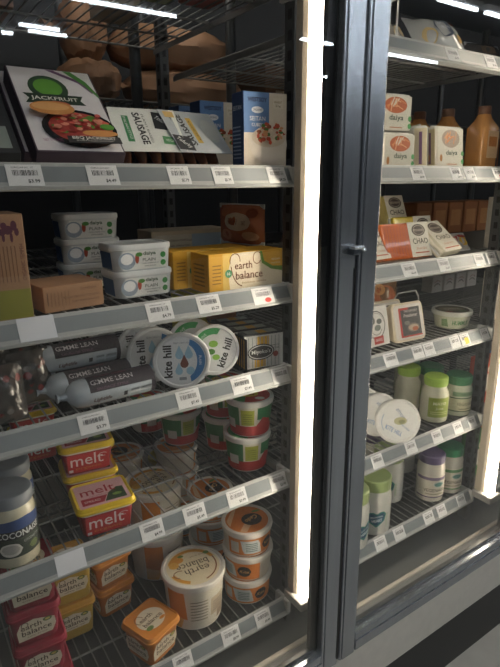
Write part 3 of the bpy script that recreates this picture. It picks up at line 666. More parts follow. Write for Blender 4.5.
def sour_art(): return None
sa=[('r',-.066,.004,.066,.026,'#b02a2a/c'),('r',-.066,.026,.066,.070,'#2f7448/c'),('r',-.018,.026,.042,.070,'#d9d6c6/c'),('p',[(-.055,.040),(-.022,.040),(-.018,.066),(-.055,.066)],'#2f7a4a/c'),('r',-.014,.028,.012,.062,'#a9b23c/c'),('r',.018,.040,.050,.066,'#2f7a4a/c'),
    ('p',[(.014,.024),(.05,.024),(.05,.036),(.03,.044)],'#b83230/c'),('r',-.050,.020,-.028,.040,'#c9c8c2/c')]+[('r',-.010,.032+k*.005,.008,.034+k*.005,'#7a8428/c') for k in range(5)]
lt=[('e',0,0,.042,.042,'#c8463c/c'),('p',[(.041*math.cos(math.radians(a)),.041*math.sin(math.radians(a))) for a in range(100,261,10)],'#3a8a50/c'),('e',-.004,.004,.022,.016,'#d8c23c/c'),('t','SALSA',-.003,.004,.03,.010,'#a82a2a/c',{'rot':-20,'b':.02}),('e',.022,-.018,.010,.007,'#e8e4d6/c')]
sg=round_tub('dip_tub','red, green and white dip tub at the right end, lower of the pair','tub',(.632,.080,ZD),.0550,.089,'#d5d4ca/p','#dcdcd8/p',scaled(lt,1.12),scaled(sa,1.12),-20,group='red green and white dip tubs',taper=.80)
dup(sg,'red, green and white dip tub stacked on top at the right end',(.636,.074,ZD+.0895),-38)
for k in range(2): dup(sg,['lower','upper'][k]+' red and green dip tub of the stack just behind the right-end pair',(.640,.196,ZD+.0895*k),-10)
dup(sg,'red and green dip tub alone in the shade, left of the stacks',(.560,.285,ZD),0)
dup(sg,'red and green dip tub at the left end of the shaded group',(.520,.400,ZD),40)

# ---- shelf E, left bay
def eb_label(w,h,c='#ded4bc/c',small='buttery spread',vo=.004):
    s=w/.08; P=[(-.036*s,.004),(.030*s,.004),(.038*s,.022),(.036*s,.040),(.016*s,.046),(-.004*s,.052),(-.030*s,.048),(-.038*s,.030)]
    L=[('p',P,c),('t','earth',-.010*s,.037,.040*s,.013,'#47352c/c',{'b':.01}),('t','balance',.0,.0225,.058*s,.013,'#47352c/c',{'b':.01}),('t',small,.0,.011,.040*s,.004,'#6a5a4a/c'),('arc',-.022*s,.044,.006,.006,-30,220,.0014,'#47352c/c'),('e',.022*s,.041,.009*s,.005,'#5f7448/c'),('e',.022*s,.041,.005*s,.0025,'#cfc26a/c')]
    k=w/.08; out=[]
    for it in L:
        it=list(it)
        if it[0]=='p': it[1]=[(u,v*k+vo) for u,v in it[1]]
        elif it[0]=='t': it[3]=it[3]*k+vo; it[5]=it[5]*k
        else: it[2]=it[2]*k+vo
        out.append(tuple(it))
    return out
def eb_top(c='#e2d8c2/c'):
    return [('e',0,0,.034,.030,c),('t','earth',-.006,.010,.034,.012,'#47352c/c',{'b':.01}),('t','balance',.0,-.006,.050,.012,'#47352c/c',{'b':.01}),('arc',-.02,.014,.010,.012,0,240,.0015,'#7a4a2a/c'),('e',-.020,-.020,.009,.006,'#6a8a4c/c'),('e',.018,-.018,.008,.004,'#d98a2c/c')]
def ebt(label,loc,rz,body,lid,g,small='organic',h=.080):
    return rect_tub('spread_tub',label,loc,.099,.099,h,body,lid,[a for a in eb_label(.074,.06,small=small,vo=(h-.078)*.8+.008)],eb_top(),eb_label(.074,.06,small=small,vo=(h-.078)*.8+.008),rz,g)
eo=ebt('orange spread tub with cream label, alone nearest the rail on the bottom left shelf',(.352,.052,ZE),20,'#b9702a/p','#cc8430/p','square spread tubs on the bottom left shelf','original')
EP=.0975
er=ebt('red spread tub at the bottom of the front left stack',(.130,.075,ZE),-3,'#8a2438/p','#98263c/p','square spread tubs on the bottom left shelf','soy free',.0805)
dup(er,'red spread tub second from the bottom of the front left stack',(.126,.077,ZE+.081),-4); dup(er,'red spread tub third from the bottom of the front left stack',(.122,.08,ZE+.162),-2); dup(er,'red spread tub on top of the front left stack',(.124,.078,ZE+.243),-4)
ey=ebt('yellow spread tub at the bottom of the stack behind the red ones',(.222,.215,ZE),-2,'#b99a3c/p','#c89638/p','square spread tubs on the bottom left shelf','olive oil',.097)
dup(ey,'yellow spread tub on top of the stack behind the red ones',(.224,.215,ZE+EP),-3)
eo2=dup(eo,'orange spread tub, lower of two between the yellow and large round tubs',(.322,.235,ZE),8); dup(eo,'orange spread tub, upper of two between the yellow and large round tubs',(.318,.235,ZE+.0805),10)

big_side=[('r',-.075,.006,.075,.100,'#d9d4c4/c'),('p',[(-.075,.035),(-.03,.03),(-.034,.100),(-.075,.100)],'#d08430/c'),('p',[(-.075,.006),(-.045,.006),(-.038,.032),(-.075,.04)],'#e0b468/c'),('r',.022,.03,.062,.075,'#c2b49a/c'),('r',.040,.014,.062,.034,'#a2917a/c')]
big_side+=[('r',-.022,.028+k*.008,.014,.0305+k*.008,'#8d8474/c') for k in range(7)]+[('r',.026,.040+k*.006,.058,.042+k*.006,'#7d7468/c') for k in range(5)]
big_top=[('e',0,0,.053,.053,'#e5d9b9/c'),('arc',0,0,.046,.046,20,160,.008,'#d79a34/c'),('arc',0,0,.046,.046,200,250,.008,'#d79a34/c'),('arc',0,0,.046,.046,290,380,.003,'#8a5a34/c'),
   ('t','earth',.006,-.014,.050,.018,'#45382e/c',{'rot':186}),('t','balance',-.000,.004,.066,.018,'#45382e/c',{'rot':186}),('arc',-.03,-.016,.012,.010,60,260,.002,'#8a5a34/c'),
   ('e',-.026,.024,.012,.009,'#e09a34/c'),('e',-.036,.012,.010,.010,'#e8b04a/c'),('e',-.018,.034,.006,.004,'#6f8a3c/c'),('t','buttery spread',.018,.028,.036,.005,'#6a4a34/c',{'rot':186}),('e',.034,.030,.006,.005,'#6f8a3c/c')]
bt=round_tub('large_tub','large white spread tub with cream and gold lid nearest the rail','tub',(.482,.092,ZE),.0755,.130,'#d9d6cc/p','#dfddd6/p',scaled(big_top,1.2),scaled(big_side,1.1),-14,group='large round spread tubs',taper=.84,n=48)
for k in range(2): dup(bt,['large white spread tub under another, behind the nearest large tub','large white spread tub atop another, its lid just under the shelf'][k],(.476,.290,ZE+.131*k),20)

dip_side=[('r',-.066,.006,.066,.048,'#d98238/c'),('p',[(-.03,.010),(.012,.010),(.006,.044),(-.036,.044)],'#c8d0ce/c'),('r',-.060,.012,-.04,.04,'#c7c4b6/c'),('e',.030,.028,.016,.014,'#33302e/c'),('t','Kite',.030,.028,.022,.008,'#e0b06a/c',{'sh':.3})]+[('r',-.024,.016+k*.005,.002,.018+k*.005,'#5c7c80/c') for k in range(5)]
dip_top=[('e',0,0,.0475,.0475,'#d27c34/c'),('p',[(-.044,.010),(-.02,.040),(-.008,.044),(-.044,-.012)],'#e6bd93/c'),('p',[(-.030,-.034),(.0,.0),(.012,-.01),(-.018,-.042)],'#e0b68c/c'),('e',.010,-.004,.023,.021,'#2e2723/c'),('t','Cado',.010,-.002,.032,.013,'#dca860/c',{'rot':200,'sh':.3,'b':.02}),('e',.030,.020,.010,.004,'#6a8a3c/c')]
dt=round_tub('dip_tub','orange-lidded dip tub at the bottom of the right-hand stack of three','tub',(.626,.078,ZE),.0625,.0695,'#cfcabc/p','#dedad2/p',scaled(dip_top,1.12),scaled(dip_side,1.08),-30,group='orange and white dip tubs',taper=.88)
dup(dt,'orange-lidded dip tub in the middle of the right-hand stack of three',(.628,.076,ZE+.070),-75); dup(dt,'orange-lidded dip tub on top of the right-hand stack, its dark round logo in view',(.626,.076,ZE+.140),-10)
for k in range(3): dup(dt,['orange dip tub at the bottom of the stack behind the three','orange dip tub in the middle of the stack behind the three','orange dip tub on top of the stack behind the three, lid under the shelf above'][k],(.620,.245,ZE+.070*k),20*k-20)
for k in range(4): dup(dt,'orange dip tub, %s of the deepest stack of four under the wire shelf'%['lowest','second','third','topmost'][k],(.600,.405,ZE+.070*k),35*k)
for k in range(4): dup(dt,'orange dip tub, %s of the stack of four at the back beside large tubs'%['lowest','second','third','topmost'][k],(.452,.45,ZE+.070*k),35*k+10)
yt=round_tub('dip_tub','yellow-lidded tub standing in the gap behind the right-hand stack, lower one','tub',(.62,.535,ZE),.05,.09,'#b9b48a/p','#b9a83c/p',[('e',0,0,.04,.04,'#b5a848/c')],None,group='yellow-lidded tubs at the back')
dup(yt,'yellow-lidded tub at the back, stacked upper one',(.62,.535,ZE+.0905))

# ---- top shelf, left bay (seen from below)
fa=[('r',-.09,.005,.09,.01,'#a88474/c')]
carton('cardboard_box','pinkish cardboard box on the topmost left shelf, seen from below','box',.20,.18,.16,'#a98576/c',fa,loc=(.20,.44,ZT),group='boxes on the topmost left shelf')
for i,(x,y,c,l) in enumerate(((.44,.16,'#8c3a30/c','red'),(.53,.14,'#8f8f5a/c','olive'),(.615,.12,'#9a5a4c/c','brick-coloured'),(.50,.33,'#b9a890/c','beige'))):
    carton('food_packet','%s packet lying on the topmost left shelf, seen through the wires'%l,'packet',.075,.12,.05,c,[('r',-.02,.01,.02,.03,'#c9c2b0/c')],loc=(x,y,ZT),group='packets on the topmost left shelf',bev=.006)

# ---- back stock rack
rk=thing('stock_rack','dark wire stock rack standing behind the cooler shelves','rack',(0,0,0))
rackz=(.55,.92,1.26,1.735,2.00)
for j,z in enumerate(rackz[:4]):
    b=B()
    for y in (.68,1.35): b.tube((-.1,y,z-.012),(2.9,y,z-.012),.004,'#5a5c5c/w'); b.tube((-.1,y,z-.045),(2.9,y,z-.045),.004,'#5a5c5c/w')
    x=-.1
    while x<2.9: b.tube((x,.68,z-.012),(x,1.35,z-.012),.0025,'#5a5c5c/w',5); x+=.035
    x=-.1
    while x<2.88: b.tube((x,.68,z-.012),(x+.0175,.68,z-.045),.002,'#5a5c5c/w',4); b.tube((x+.0175,.68,z-.045),(x+.035,.68,z-.012),.002,'#5a5c5c/w',4); x+=.035
    b.build('wire_deck',rk)
for x in (-.1,.665,.985,1.7,2.3,2.9):
    b=B(); b.tube((x,.68,0),(x,.68,2.15),.016,'#3c4042/w',10); b.tube((x,1.35,0),(x,1.35,2.15),.016,'#3c4042/w',10); b.build('rack_post',rk)
def parcel(label,loc,w,h,d,rz,seed,c='#a8795a/c'):
    rnd=random.Random(seed); t=thing('paper_parcel',label,'parcel',loc,rz,'brown paper parcels on the stock rack')
    ph=[rnd.uniform(0,6) for _ in range(6)]; b=B(); n=26; secs=[]
    m=18
    for i in range(m+1):
        u=i/m; e=min(1,(math.sin(PI*min(.999,max(.001,u))))**.33+.06); x=(u-.5)*w; ring=[]
        for k in range(n):
            a=2*PI*k/n; cr=1+.05*math.sin(9*a+ph[0]+6*u)+.05*math.sin(23*u+3*a+ph[1])+.03*math.sin(47*u+ph[2]+5*a)
            sx=math.copysign(abs(math.cos(a))**.75,math.cos(a)); sz=math.copysign(abs(math.sin(a))**.75,math.sin(a))
            ring.append((x,d/2*e*cr*sx,h/2+h/2*e*cr*sz))
        secs.append(ring)
    b.loft(secs,c); b.build('paper_wrap',t)
    b=B(); s0=-1
    b.grid(lambda u,v:(-w/2+.01-.05*v,(u-.5)*d*(.3+.6*v),h/2+.02*math.sin(8*u+ph[3])*v),8,4,c); b.build('folded_end',t)
    return rest(t,loc[2])
ZR=rackz[3]-.0095
parcel('large crumpled brown paper parcel lying on top of another behind the sausage packs',(.85,.83,ZR+.105),.40,.125,.20,-4,3,'#b08868/c')
parcel('brown paper parcel lying underneath the large crumpled one',(.90,.84,ZR),.42,.11,.22,2,8,'#b08868/c')
parcel('upright crumpled brown paper bag left of the large parcels',(.575,.84,ZR+.11),.13,.17,.13,14,12,'#a07a5c/c')
parcel('brown paper parcel supporting the upright crumpled bag',(.58,.84,ZR),.18,.115,.2,0,13,'#a07a5c/c')
# stock seen deep behind the right bay
def bottle(label,loc,c,g,h=.19,r=.034,cap='#8a3a2a/p'):
    t=thing('juice_bottle',label,'bottle',loc,0,g)
    b=B(); b.rr([(0,2*r-.006,2*r-.006,.014),(.004,2*r,2*r,.016),(h*.66,2*r,2*r,.016),(h*.80,r*1.2,r*1.2,.016),(h*.88,r*.9,r*.9,.012)],c); b.art(front(-r,0),[('r',-.024,.03,.024,.10,'#d8b48a/c'),('r',-.018,.06,.018,.085,'#b8742c/c')]); b.build('bottle_body',t)
    b=B(); b.lathe([(r*.5,h*.87),(r*.52,h*.88),(r*.52,h*.99),(r*.45,h)],cap,16); b.build('cap',t)
    return t
ob=bottle('amber bottle beside the right post on the shred pouch shelf, nearest of the row',(1.372,.15,RB),'#c08a50/g','amber bottles on the shred pouch shelf',.165,cap='#6e4c3a/p')
for i,(x,y) in enumerate(((1.41,.062),(1.355,.235),(1.41,.32),(1.34,.40),(1.41,.45),(1.28,.34),(1.21,.42))):
    dup(ob,'amber bottle on the shred pouch shelf, '+['touching the right post','second row left','second row right','third row left','third row right','back row middle','back row left'][i],(x,y,RB))
pk=carton('wrapped_block','amber wrapped block deep in the far right bay, leftmost of five','packet',.085,.10,.12,'#9a6238/c',[('r',-.03,.03,.03,.09,'#b88452/c')],loc=(1.66,.43,RC),group='amber blocks deep in the far right bay',bev=.004)
for i in range(4): dup(pk,'amber wrapped block deep in the far right bay, %s of five'%['second','third','fourth','rightmost'][i],(1.755+.095*i,.43,RC),0)
for i,(x,l) in enumerate(((.9,'left'),(1.12,'middle'),(1.34,'right'))):
    carton('stock_carton','brown stock carton on the rack behind the top of the right bay, %s one'%l,'box',.19,.22,.17,'#7a5c48/c',[('r',-.05,.05,.05,.09,'#b9a890/c')],loc=(x+.40,.80,rackz[3]-.0095),group='stock cartons on the rack')
wb=carton('small_box','small white box with dark arcs deep in the far right bay, leftmost of four','box',.062,.05,.062,'#cfcac2/c',[('arc',0,.02,.018,.014,20,160,.003,'#3a3430/c'),('arc',0,.034,.018,.012,20,160,.002,'#8a4a3a/c')],loc=(1.76,.42,RD),group='small white boxes behind the round tub')
for i in range(3): dup(wb,'small white box with dark arcs deep in the far right bay, %s of four'%['second','third','rightmost'][i],(1.835+.075*i,.42,RD))

# ---- right bay, shelf A
def film_bag(label,loc,rz,w,h,d,c,art,seed,group,rx=0,name='bread_bag'):
    return pouch(name,label,'bag',w,h,d,c,art,loc,rz,rx,group,seed,seam='#b9bec2/f')
bg=[('e',.0,.055,.030,.028,'#39465e/c'),('t','ARTISAN',.0,.060,.040,.008,'#c9d0dc/c',{'rot':-12}),('t','VEGAN',.0,.049,.026,.006,'#c9d0dc/c',{'rot':-12}),('e',.045,.030,.014,.010,'#9a7a3c/c'),('e',-.05,.03,.02,.022,'#bfa873/c'),('r',.03,.075,.05,.085,'#9a5a4c/c')]
rest(film_bag('clear bag with navy round label lying on the top right shelf',(1.19,.04,RA),-6,.17,.105,.06,'#aeb2b4/f',bg,31,'bags on the top right shelf',-38),RA)
rest(film_bag('smaller clear bag left of the navy-labelled one',(1.055,.07,RA),10,.10,.07,.04,'#8d8a84/f',[('e',.0,.03,.02,.018,'#a8946a/c')],32,'bags on the top right shelf',-30),RA)
rest(film_bag('dark bag at the right end of the top right shelf',(1.395,.06,RA),-6,.13,.06,.04,'#4b4a4c/f',[('r',-.03,.02,.03,.04,'#6a5a4c/f')],33,'bags on the top right shelf',-25),RA)
b=B(); t=thing('shelf_divider','thin upright wire divider at the left of the top right shelf','divider',(1.005,.03,RA)); b.tube((0,0,0),(0,0,.09),.0025,'#b9bcbc/w'); b.tube((0,0,.0895),(0,.20,.0895),.0025,'#b9bcbc/w'); b.tube((0,.20,0),(0,.20,.0915),.0025,'#b9bcbc/w'); b.build('wire_loop',t)

# ---- right bay, shelf B: shred pouches
def shred(label,loc,rz=0,rx=0,col='#b8643c/c',g='shred trays with white labels',h=.080,w=.108):
    t=thing('shred_pack',label,'cheese pack',loc,rz,g,rx); d=.045
    b=B(); b.rr([(0,w-.006,d-.006,.010),(.003,w,d,.012),(h-.004,w,d,.012),(h,w-.006,d-.006,.010)],'#d8d6cc/f')
    y=-d/2
    it=[('r',-w/2+.004,.002,w/2-.004,h-.004,'#cfcdc0/c'),('e',0,h*.70,w*.33,h*.22,col)]
    rnd=random.Random(int(w*9999)+3)
    for _ in range(16): it.append(('p',[(0+rnd.uniform(-.028,.028)*1,h*.70+rnd.uniform(-.012,.012))]*0 or (lambda x,z,a:[(x-.010*math.cos(a),z-.010*math.sin(a)),(x+.010*math.cos(a),z+.010*math.sin(a)),(x+.010*math.cos(a)-.002,z+.010*math.sin(a)+.003),(x-.010*math.cos(a)-.002,z-.010*math.sin(a)+.003)])(rnd.uniform(-.024,.024),h*.70+rnd.uniform(-.008,.008),rnd.uniform(0,3.1)),rnd.choice(['#d88a5a/c','#e2a67a/c','#d9c9b4/c'])))
    it+=[('t','daiya',0,h*.34,w*.42,.015,'#2f4238/c',{'b':.015}),('r',-.02,.006,.02,.0085,'#b8846a/c'),('e',w*.40,h*.34,.0055,.006,'#4c9a58/c'),('e',w*.40,h*.14,.0055,.006,'#4c9a58/c'),('e',-w*.40,h*.22,.005,.009,'#a8743c/c')]
    b.art(front(y),it); b.art(left(-w/2),[('r',-.016,.004,.016,h-.006,'#d2c6a6/c'),('r',-.004,.01,.004,h-.014,'#7a5a7c/c')]); b.build('tray',t)
    b=B(); b.box(-w/2+.004,w/2-.004,-.002,.002,h-.001,h+.004,'#cfcfc8/f'); b.build('sealed_edge',t)
    return t
s1=shred('shred tray with orange window, lower of the left pair',(1.040,.052,RB))
dup(s1,'shred tray with orange window, upper of the left pair',(1.028,.060,RB+.0845),-3)
s2=shred('shred tray with pale window standing alone at the middle of the shelf',(1.236,.050,RB),-2,-6,'#a89a8c/c','shred trays with white labels',.100,.104); rest(s2,RB)
q=dup(s2,'shred tray turned side-on beside the lone tray, nearer one',(1.155,.085,RB),62,-4); rest(q,RB)
q=dup(s2,'shred tray turned side-on behind the nearer side-on one',(1.122,.140,RB),62,-4); rest(q,RB)
for i,(x,y) in enumerate(((1.02,.20),(1.14,.235),(1.26,.20))):
    dup(s1,'shred tray in the back row of the shelf, '+['left','middle','right'][i],(x,y,RB),2)
    if i<2: dup(s1,'shred tray on top of the back row, '+['left','middle'][i],(x,y,RB+.0845),2)

# ---- right bay, shelf C: slices
def slices(label,loc,rz,rx,cheese,col2,w=.165,h=.094,split=.55,name='CHAO'):
    t=thing('cheese_pack',label,'cheese pack',loc,rz,'sliced cheese packs',rx); d=.024
    b=B(); b.box(-w/2,w/2,0,d,0,h,cheese+'/f',.006)
    us=-w/2+w*split; n=8; it=[]
    for k in range(n): u=-w/2+.006+(us+w/2-.008)*k/n; it.append(('p',[(u,.006),(u+.003,.006),(u+.006,h-.006),(u+.0045,h-.006)],col2))
    it+=[('r',us,.001,w/2-.003,h-.001,'#dcd9ca/c'),('e',(us+w/2)/2,h*.76,(w/2-us)*.33,h*.17,'#4a403a/c'),('arc',(us+w/2)/2,h*.76,(w/2-us)*.26,h*.13,0,360,.0012,'#cfc8b8/c'),('t','FIELD ROAST',(us+w/2)/2,h*.76,(w/2-us)*.5,.006,'#dcd4c4/c'),
         ('t',name,(us+w/2)/2,h*.45,(w/2-us)*.74,.015,'#3c3630/c',{'b':.01}),('t','SLICES',(us+w/2)/2,h*.24,(w/2-us)*.5,.005,'#b8503a/c'),('r',us+.012,.010,w/2-.012,.013,'#b8503a/c')]
    b.art(front(0),it); b.build('wrapped_slices',t)
    b=B(); b.box(-w/2-.006,-w/2+.001,d*.4,d*.6,.002,h-.002,'#c9cac6/f'); b.box(w/2-.001,w/2+.006,d*.4,d*.6,.002,h-.002,'#c9cac6/f'); b.build('sealed_edge',t)
    return t
o1=slices('orange sliced cheese pack with cream label, front middle of its shelf',(1.120,.040,RC),-4,-20,'#c8672c','#a84a1c/c'); rest(o1,RC)
q=dup(o1,'orange sliced cheese pack at the left, partly behind the door frame',(.975,.040,RC),4,-30); rest(q,RC)
y1=slices('yellow sliced cheese pack peeking out behind the orange one',(1.262,.135,RC),-4,-16,'#d0bc4a','#b8a438/c',.15,.100,.5); rest(y1,RC)
w1=slices('pale cheese pack leaning far back right of the orange pack',(1.270,.020,RC),12,-48,'#d2cdb8','#c2bda6/c',.125,.110,.12); rest(w1,RC)
y2=slices('yellow cheese pack with cream label standing highest at the back left',(1.155,.150,RC),-6,-24,'#bdb06a','#a89c58/c',.165,.096,.55,'CHAO'); y2.location=(1.215,.205,RC); rest(y2,RC+.062)
cr=carton('cheese_carton','low pale carton under the highest yellow cheese pack','box',.17,.09,.060,'#a8a48c/c',[('r',-.06,.015,.06,.045,'#8a866c/c')],loc=(1.215,.205,RC),rz=-6)
rp=pouch('meat_packet','red and white packet at the right end of the cheese shelf','packet',.10,.055,.03,'#c9c4be/f',[('r',-.045,.008,-.005,.04,'#b8322c/c'),('e',.02,.025,.02,.014,'#d8b03a/c'),('r',.0,.036,.04,.044,'#b8322c/c')],(1.375,.075,RC),-4,-35,'packets at the right of the cheese shelf',41); rest(rp,RC)
rp2=dup(rp,'red and white packet behind the first at the right end of the cheese shelf',(1.36,.15,RC),6,-20); rest(rp2,RC)

# ---- right bay, shelf D
gb=carton('printed_box','white box with round black line drawing and red tag, by the door frame','boxed food',.094,.05,.104,'#dddcd6/c',[('arc',0,.056,.034,.036,0,360,.0025,'#3b3f40/c'),('arc',0,.056,.029,.031,10,170,.001,'#3b3f40/c'),('e',-.012,.068,.008,.010,'#5b6460/c'),('e',.012,.064,.010,.007,'#5b6460/c'),('e',.004,.048,.012,.008,'#767e78/c'),('arc',0,.05,.02,.02,200,340,.0015,'#3b3f40/c'),('e',-.022,.05,.004,.004,'#5b6460/c'),
    ('r',-.014,.006,.022,.026,'#b83a34/c'),('t','ORGANIC',.004,.0165,.028,.007,'#f0e4e0/c')],loc=(1.015,.036,RD),rz=2,rx=-12); rest(gb,RD)
tr=thing('sausage_tray','white rounded tray with dark label edged in red, leaning on the shelf','tray',(1.145,.036,RD),-4,None,-16)
b=B(); w,h,d=.118,.106,.034
def rrv(secs):
    R=[]
    for y,ww,hh,r in secs:
        ring=[]
        for qx,qz,a0 in ((1,1,0),(-1,1,90),(-1,-1,180),(1,-1,270)):
            for k in range(6): a=math.radians(a0+18*k); ring.append((qx*(ww/2-r)+r*math.cos(a),y,h/2+qz*(hh/2-r)+r*math.sin(a)))
        R.append(ring[::-1])
    return R
b.loft(rrv([(0,w-.004,h-.004,.012),(.002,w,h,.014),(.010,w,h,.014),(d,w-.014,h-.014,.012)]),'#d9cdb4/p')
b.build('tray_body',tr)
b=B(); b.loft(rrv([(-.0022,w-.014,h-.014,.011),(-.0005,w-.012,h-.012,.012)])[::1],'#e0ddd4/f')
b.art(front(-.0022,0,0),[('r',-.036,.012,.042,.092,'#3a3c3e/c'),('r',-.036,.012,-.029,.092,'#b8382e/c'),('r',-.036,.086,.0,.092,'#b8382e/c'),('t','THE SAVORY',.008,.082,.05,.006,'#d6d2ca/c'),('t','Frankfurter',.006,.070,.052,.009,'#e2ded6/c',{'sh':.3}),('e',.012,.036,.022,.012,'#7c7468/c'),('e',.012,.036,.018,.008,'#b9a48c/c'),('e',.018,.032,.011,.006,'#a85a34/c'),('e',-.010,.050,.010,.006,'#6e7068/c'),('r',-.030,.012,.042,.016,'#b8382e/c')])
b.build('printed_film',tr); rest(tr,RD)
q=dup(tr,'white rounded tray standing behind the leaning one',(1.110,.090,RD),-4,-10); rest(q,RD)
lr=round_tub('hummus_tub','low round clear tub with dark leafy lid and green lettering','tub',(1.378,.080,RD),.058,.052,'#ccd0b8/g','#d2d4ca/p',[('e',0,0,.049,.049,'#4c4a3c/c'),('e',0,.005,.04,.026,'#6a6650/c'),('t','HUMMUS',0,.004,.05,.014,'#c8c8b8/c'),('e',-.02,-.028,.012,.007,'#7a3a30/c'),('e',.022,-.026,.012,.007,'#5a7a44/c')],
    [('r',-.06,.006,.06,.034,'#c9cdb4/c'),('t','HUMMUS',.006,.02,.05,.014,'#4c8a52/c',{'b':.03}),('p',[(-.05,.008),(-.03,.008),(-.034,.032),(-.05,.03)],'#6c8a5c/c')],-30,taper=.82)
ob2=pouch('pasta_bag','clear bag of orange pieces with green edge, behind the trays','bag',.13,.155,.05,'#7a5a3a/f',[('e',0,.10,.04,.03,'#b5642c/c'),('e',.02,.08,.02,.02,'#a8501f/c'),('e',-.02,.12,.02,.016,'#d09a5c/c'),('r',-.05,.05,.05,.058,'#7a8a34/c')],(1.175,.175,RD),-6,-6,None,44); rest(ob2,RD)
t=thing('shelf_divider','bent wire divider standing on the tub shelf behind the leaning tray','divider',(1.215,.115,RD)); b=B(); b.path([(-.06,0,0),(-.06,0,.10),(-.045,0,.118),(.03,0,.118),(.045,0,.10),(.045,0,0)],.0022,'#a9abab/w'); b.build('wire_loop',t)
# label fingers hanging under the round-tub rail
# ---- right bay, shelf E
kw=round_tub('spread_tub','white tub on edge, blue and olive script on its lid, on the jar shelf','tub',(1.115,.055,RE+.06),.062,.05,'#d2d3d0/p','#e2e3e0/p',
   [('e',0,0,.054,.054,'#dfe2e0/c'),('t','almond',.010,.020,.045,.012,'#5f78a0/c',{'rot':-55,'sh':.3}),('t','KITE HILL',-.012,-.024,.052,.012,'#5f86c0/c',{'rot':-28,'b':.01}),('e',.006,.002,.018,.011,'#b5b48c/c'),('e',.010,.0,.009,.006,'#8a8f68/c'),('arc',.0,.0,.046,.046,150,210,.002,'#9ab0c8/c'),('t','ricotta',.020,-.016,.03,.007,'#7a92b4/c',{'rot':-40})],None,rz=-32,rx=80,group='white tubs on edge on the jar shelf'); rest(kw,RE)
for (x,y,rz),l in zip(((1.096,.122,-18),(1.088,.178,-16),(1.082,.234,-16)),('white tub on edge just behind the scripted one','white tub on edge, third in the row by the door frame','white tub on edge, last in the row by the door frame')):
    q=dup(kw,l,(x,y,RE+.06),rz,80); rest(q,RE)
def mayo(name,label,loc,R,h,body,cap,art,group,rz=0,caph=.026,shape=0):
    t=thing(name,label,'jar',loc,rz,group); H=h-caph
    b=B()
    if shape==0: P=[(R-.006,0),(R-.001,.004),(R,.012),(R,H*.70),(R-.003,H*.80),(R-.010,H*.92),(R-.011,H+.004)]
    else: P=[(R-.006,0),(R-.001,.004),(R,.010),(R,H*.86),(R-.004,H*.96),(R-.007,H+.004)]
    b.lathe(P,body,36); b.art(cyl(R,R,.1,0,0),art,curved=True,h0=.0005); b.build('jar',t)
    rc=R-.007 if shape==0 else R-.003
    b=B(); b.lathe([(rc-.001,H-.001),(rc,H),(rc,h-.003),(rc-.003,h),(rc-.005,h)],cap,36)
    for k in range(24):
        a=2*PI*k/24; b.tube((rc*math.cos(a),rc*math.sin(a),H+.003),(rc*math.cos(a),rc*math.sin(a),h-.005),.0009,cap,4)
    b.build('cap',t); return t
la=[('r',-.034,.020,.034,.082,'#8ea03c/c'),('t','MAYO',0,.064,.040,.010,'#dfe3c0/c',{'b':.02}),('t','just',0,.048,.024,.010,'#dfe3c0/c'),('r',-.026,.030,.026,.032,'#c9d08c/c'),('r',-.026,.036,.026,.038,'#c9d08c/c')]
m1=mayo('mayo_jar','lime-capped jar with olive green label in front on the jar shelf',(1.305,.060,RE),.0415,.140,'#d6d6c0/g','#9bbf4c/p',la,'lime-capped jars',-30)
dup(m1,'lime-capped jar behind and left of the green-labelled front one',(1.308,.165,RE),60)
lb=[('r',-.055,.018,.055,.062,'#d2cfae/c'),('r',-.055,.060,.055,.063,'#3c5a3c/c'),('t','VEGANAISE',.004,.043,.060,.011,'#4c4a34/c'),('r',-.055,.018,.055,.021,'#3c5a3c/c'),('r',-.04,.068,.055,.082,'#7ea07c/c'),('t','ORGANIC',.006,.075,.04,.007,'#3c6a44/c'),('r',-.02,.026,.03,.029,'#8a8668/c')]
m2=mayo('mayo_jar','green-capped jar with cream label beside the right post on the jar shelf',(1.402,.048,RE),.0415,.128,'#cdd2bc/g','#4f8f66/p',lb,'green-capped jars',-20,shape=1)
dup(m2,'green-capped jar standing behind the lime and cream-label jars',(1.400,.150,RE),40)
dup(m2,'green-capped jar at the back right of the jar shelf',(1.405,.25,RE),10)
mug=[]
# ---- right bay, shelf F
lv=[('p',[(-.034,.060),(-.026,.074),(-.014,.078),(-.004,.072),(.006,.080),(.018,.080),(.024,.070),(.020,.052),(-.004,.030),(-.026,.044)],'#2f8a7c/c'),('p',[(-.030,.060),(-.024,.071),(-.014,.074),(-.004,.067),(.006,.076),(.016,.076),(.020,.068),(.016,.053),(-.004,.035),(-.024,.047)],'#1f5a78/c'),
    ('t','FOLLOW YOUR',-.005,.063,.036,.006,'#dfeaea/c',{'rot':12,'b':.02}),('t','HEART',-.003,.052,.030,.009,'#dfeaea/c',{'rot':12,'b':.03}),('r',.024,.030,.030,.074,'#b9c4b0/c')]
f1=mayo('mayo_jar','tall white jar with pale green cap and teal heart emblem by the door frame',(1.046,.046,RF),.0490,.172,'#d8d8d0/g','#a4b878/p',lv,'heart-emblem jars on the bottom right shelf',-30,caph=.034,shape=1)
dup(f1,'white heart-emblem jar cut off by the door frame, left of the tall one',(.945,.035,RF),10)
lp=[('r',-.062,.018,.062,.092,'#dcd6c4/c'),('r',-.062,.078,.062,.088,'#7a6a8c/c'),('r',-.062,.018,.062,.022,'#6c5a7c/c'),('e',.010,.064,.020,.010,'#c9d2ca/c'),('e',.010,.064,.016,.007,'#4c8a84/c'),('t','VEGENAISE',-.002,.044,.070,.011,'#3c3a38/c',{'b':.01}),('r',-.03,.030,.03,.033,'#9a947c/c')]
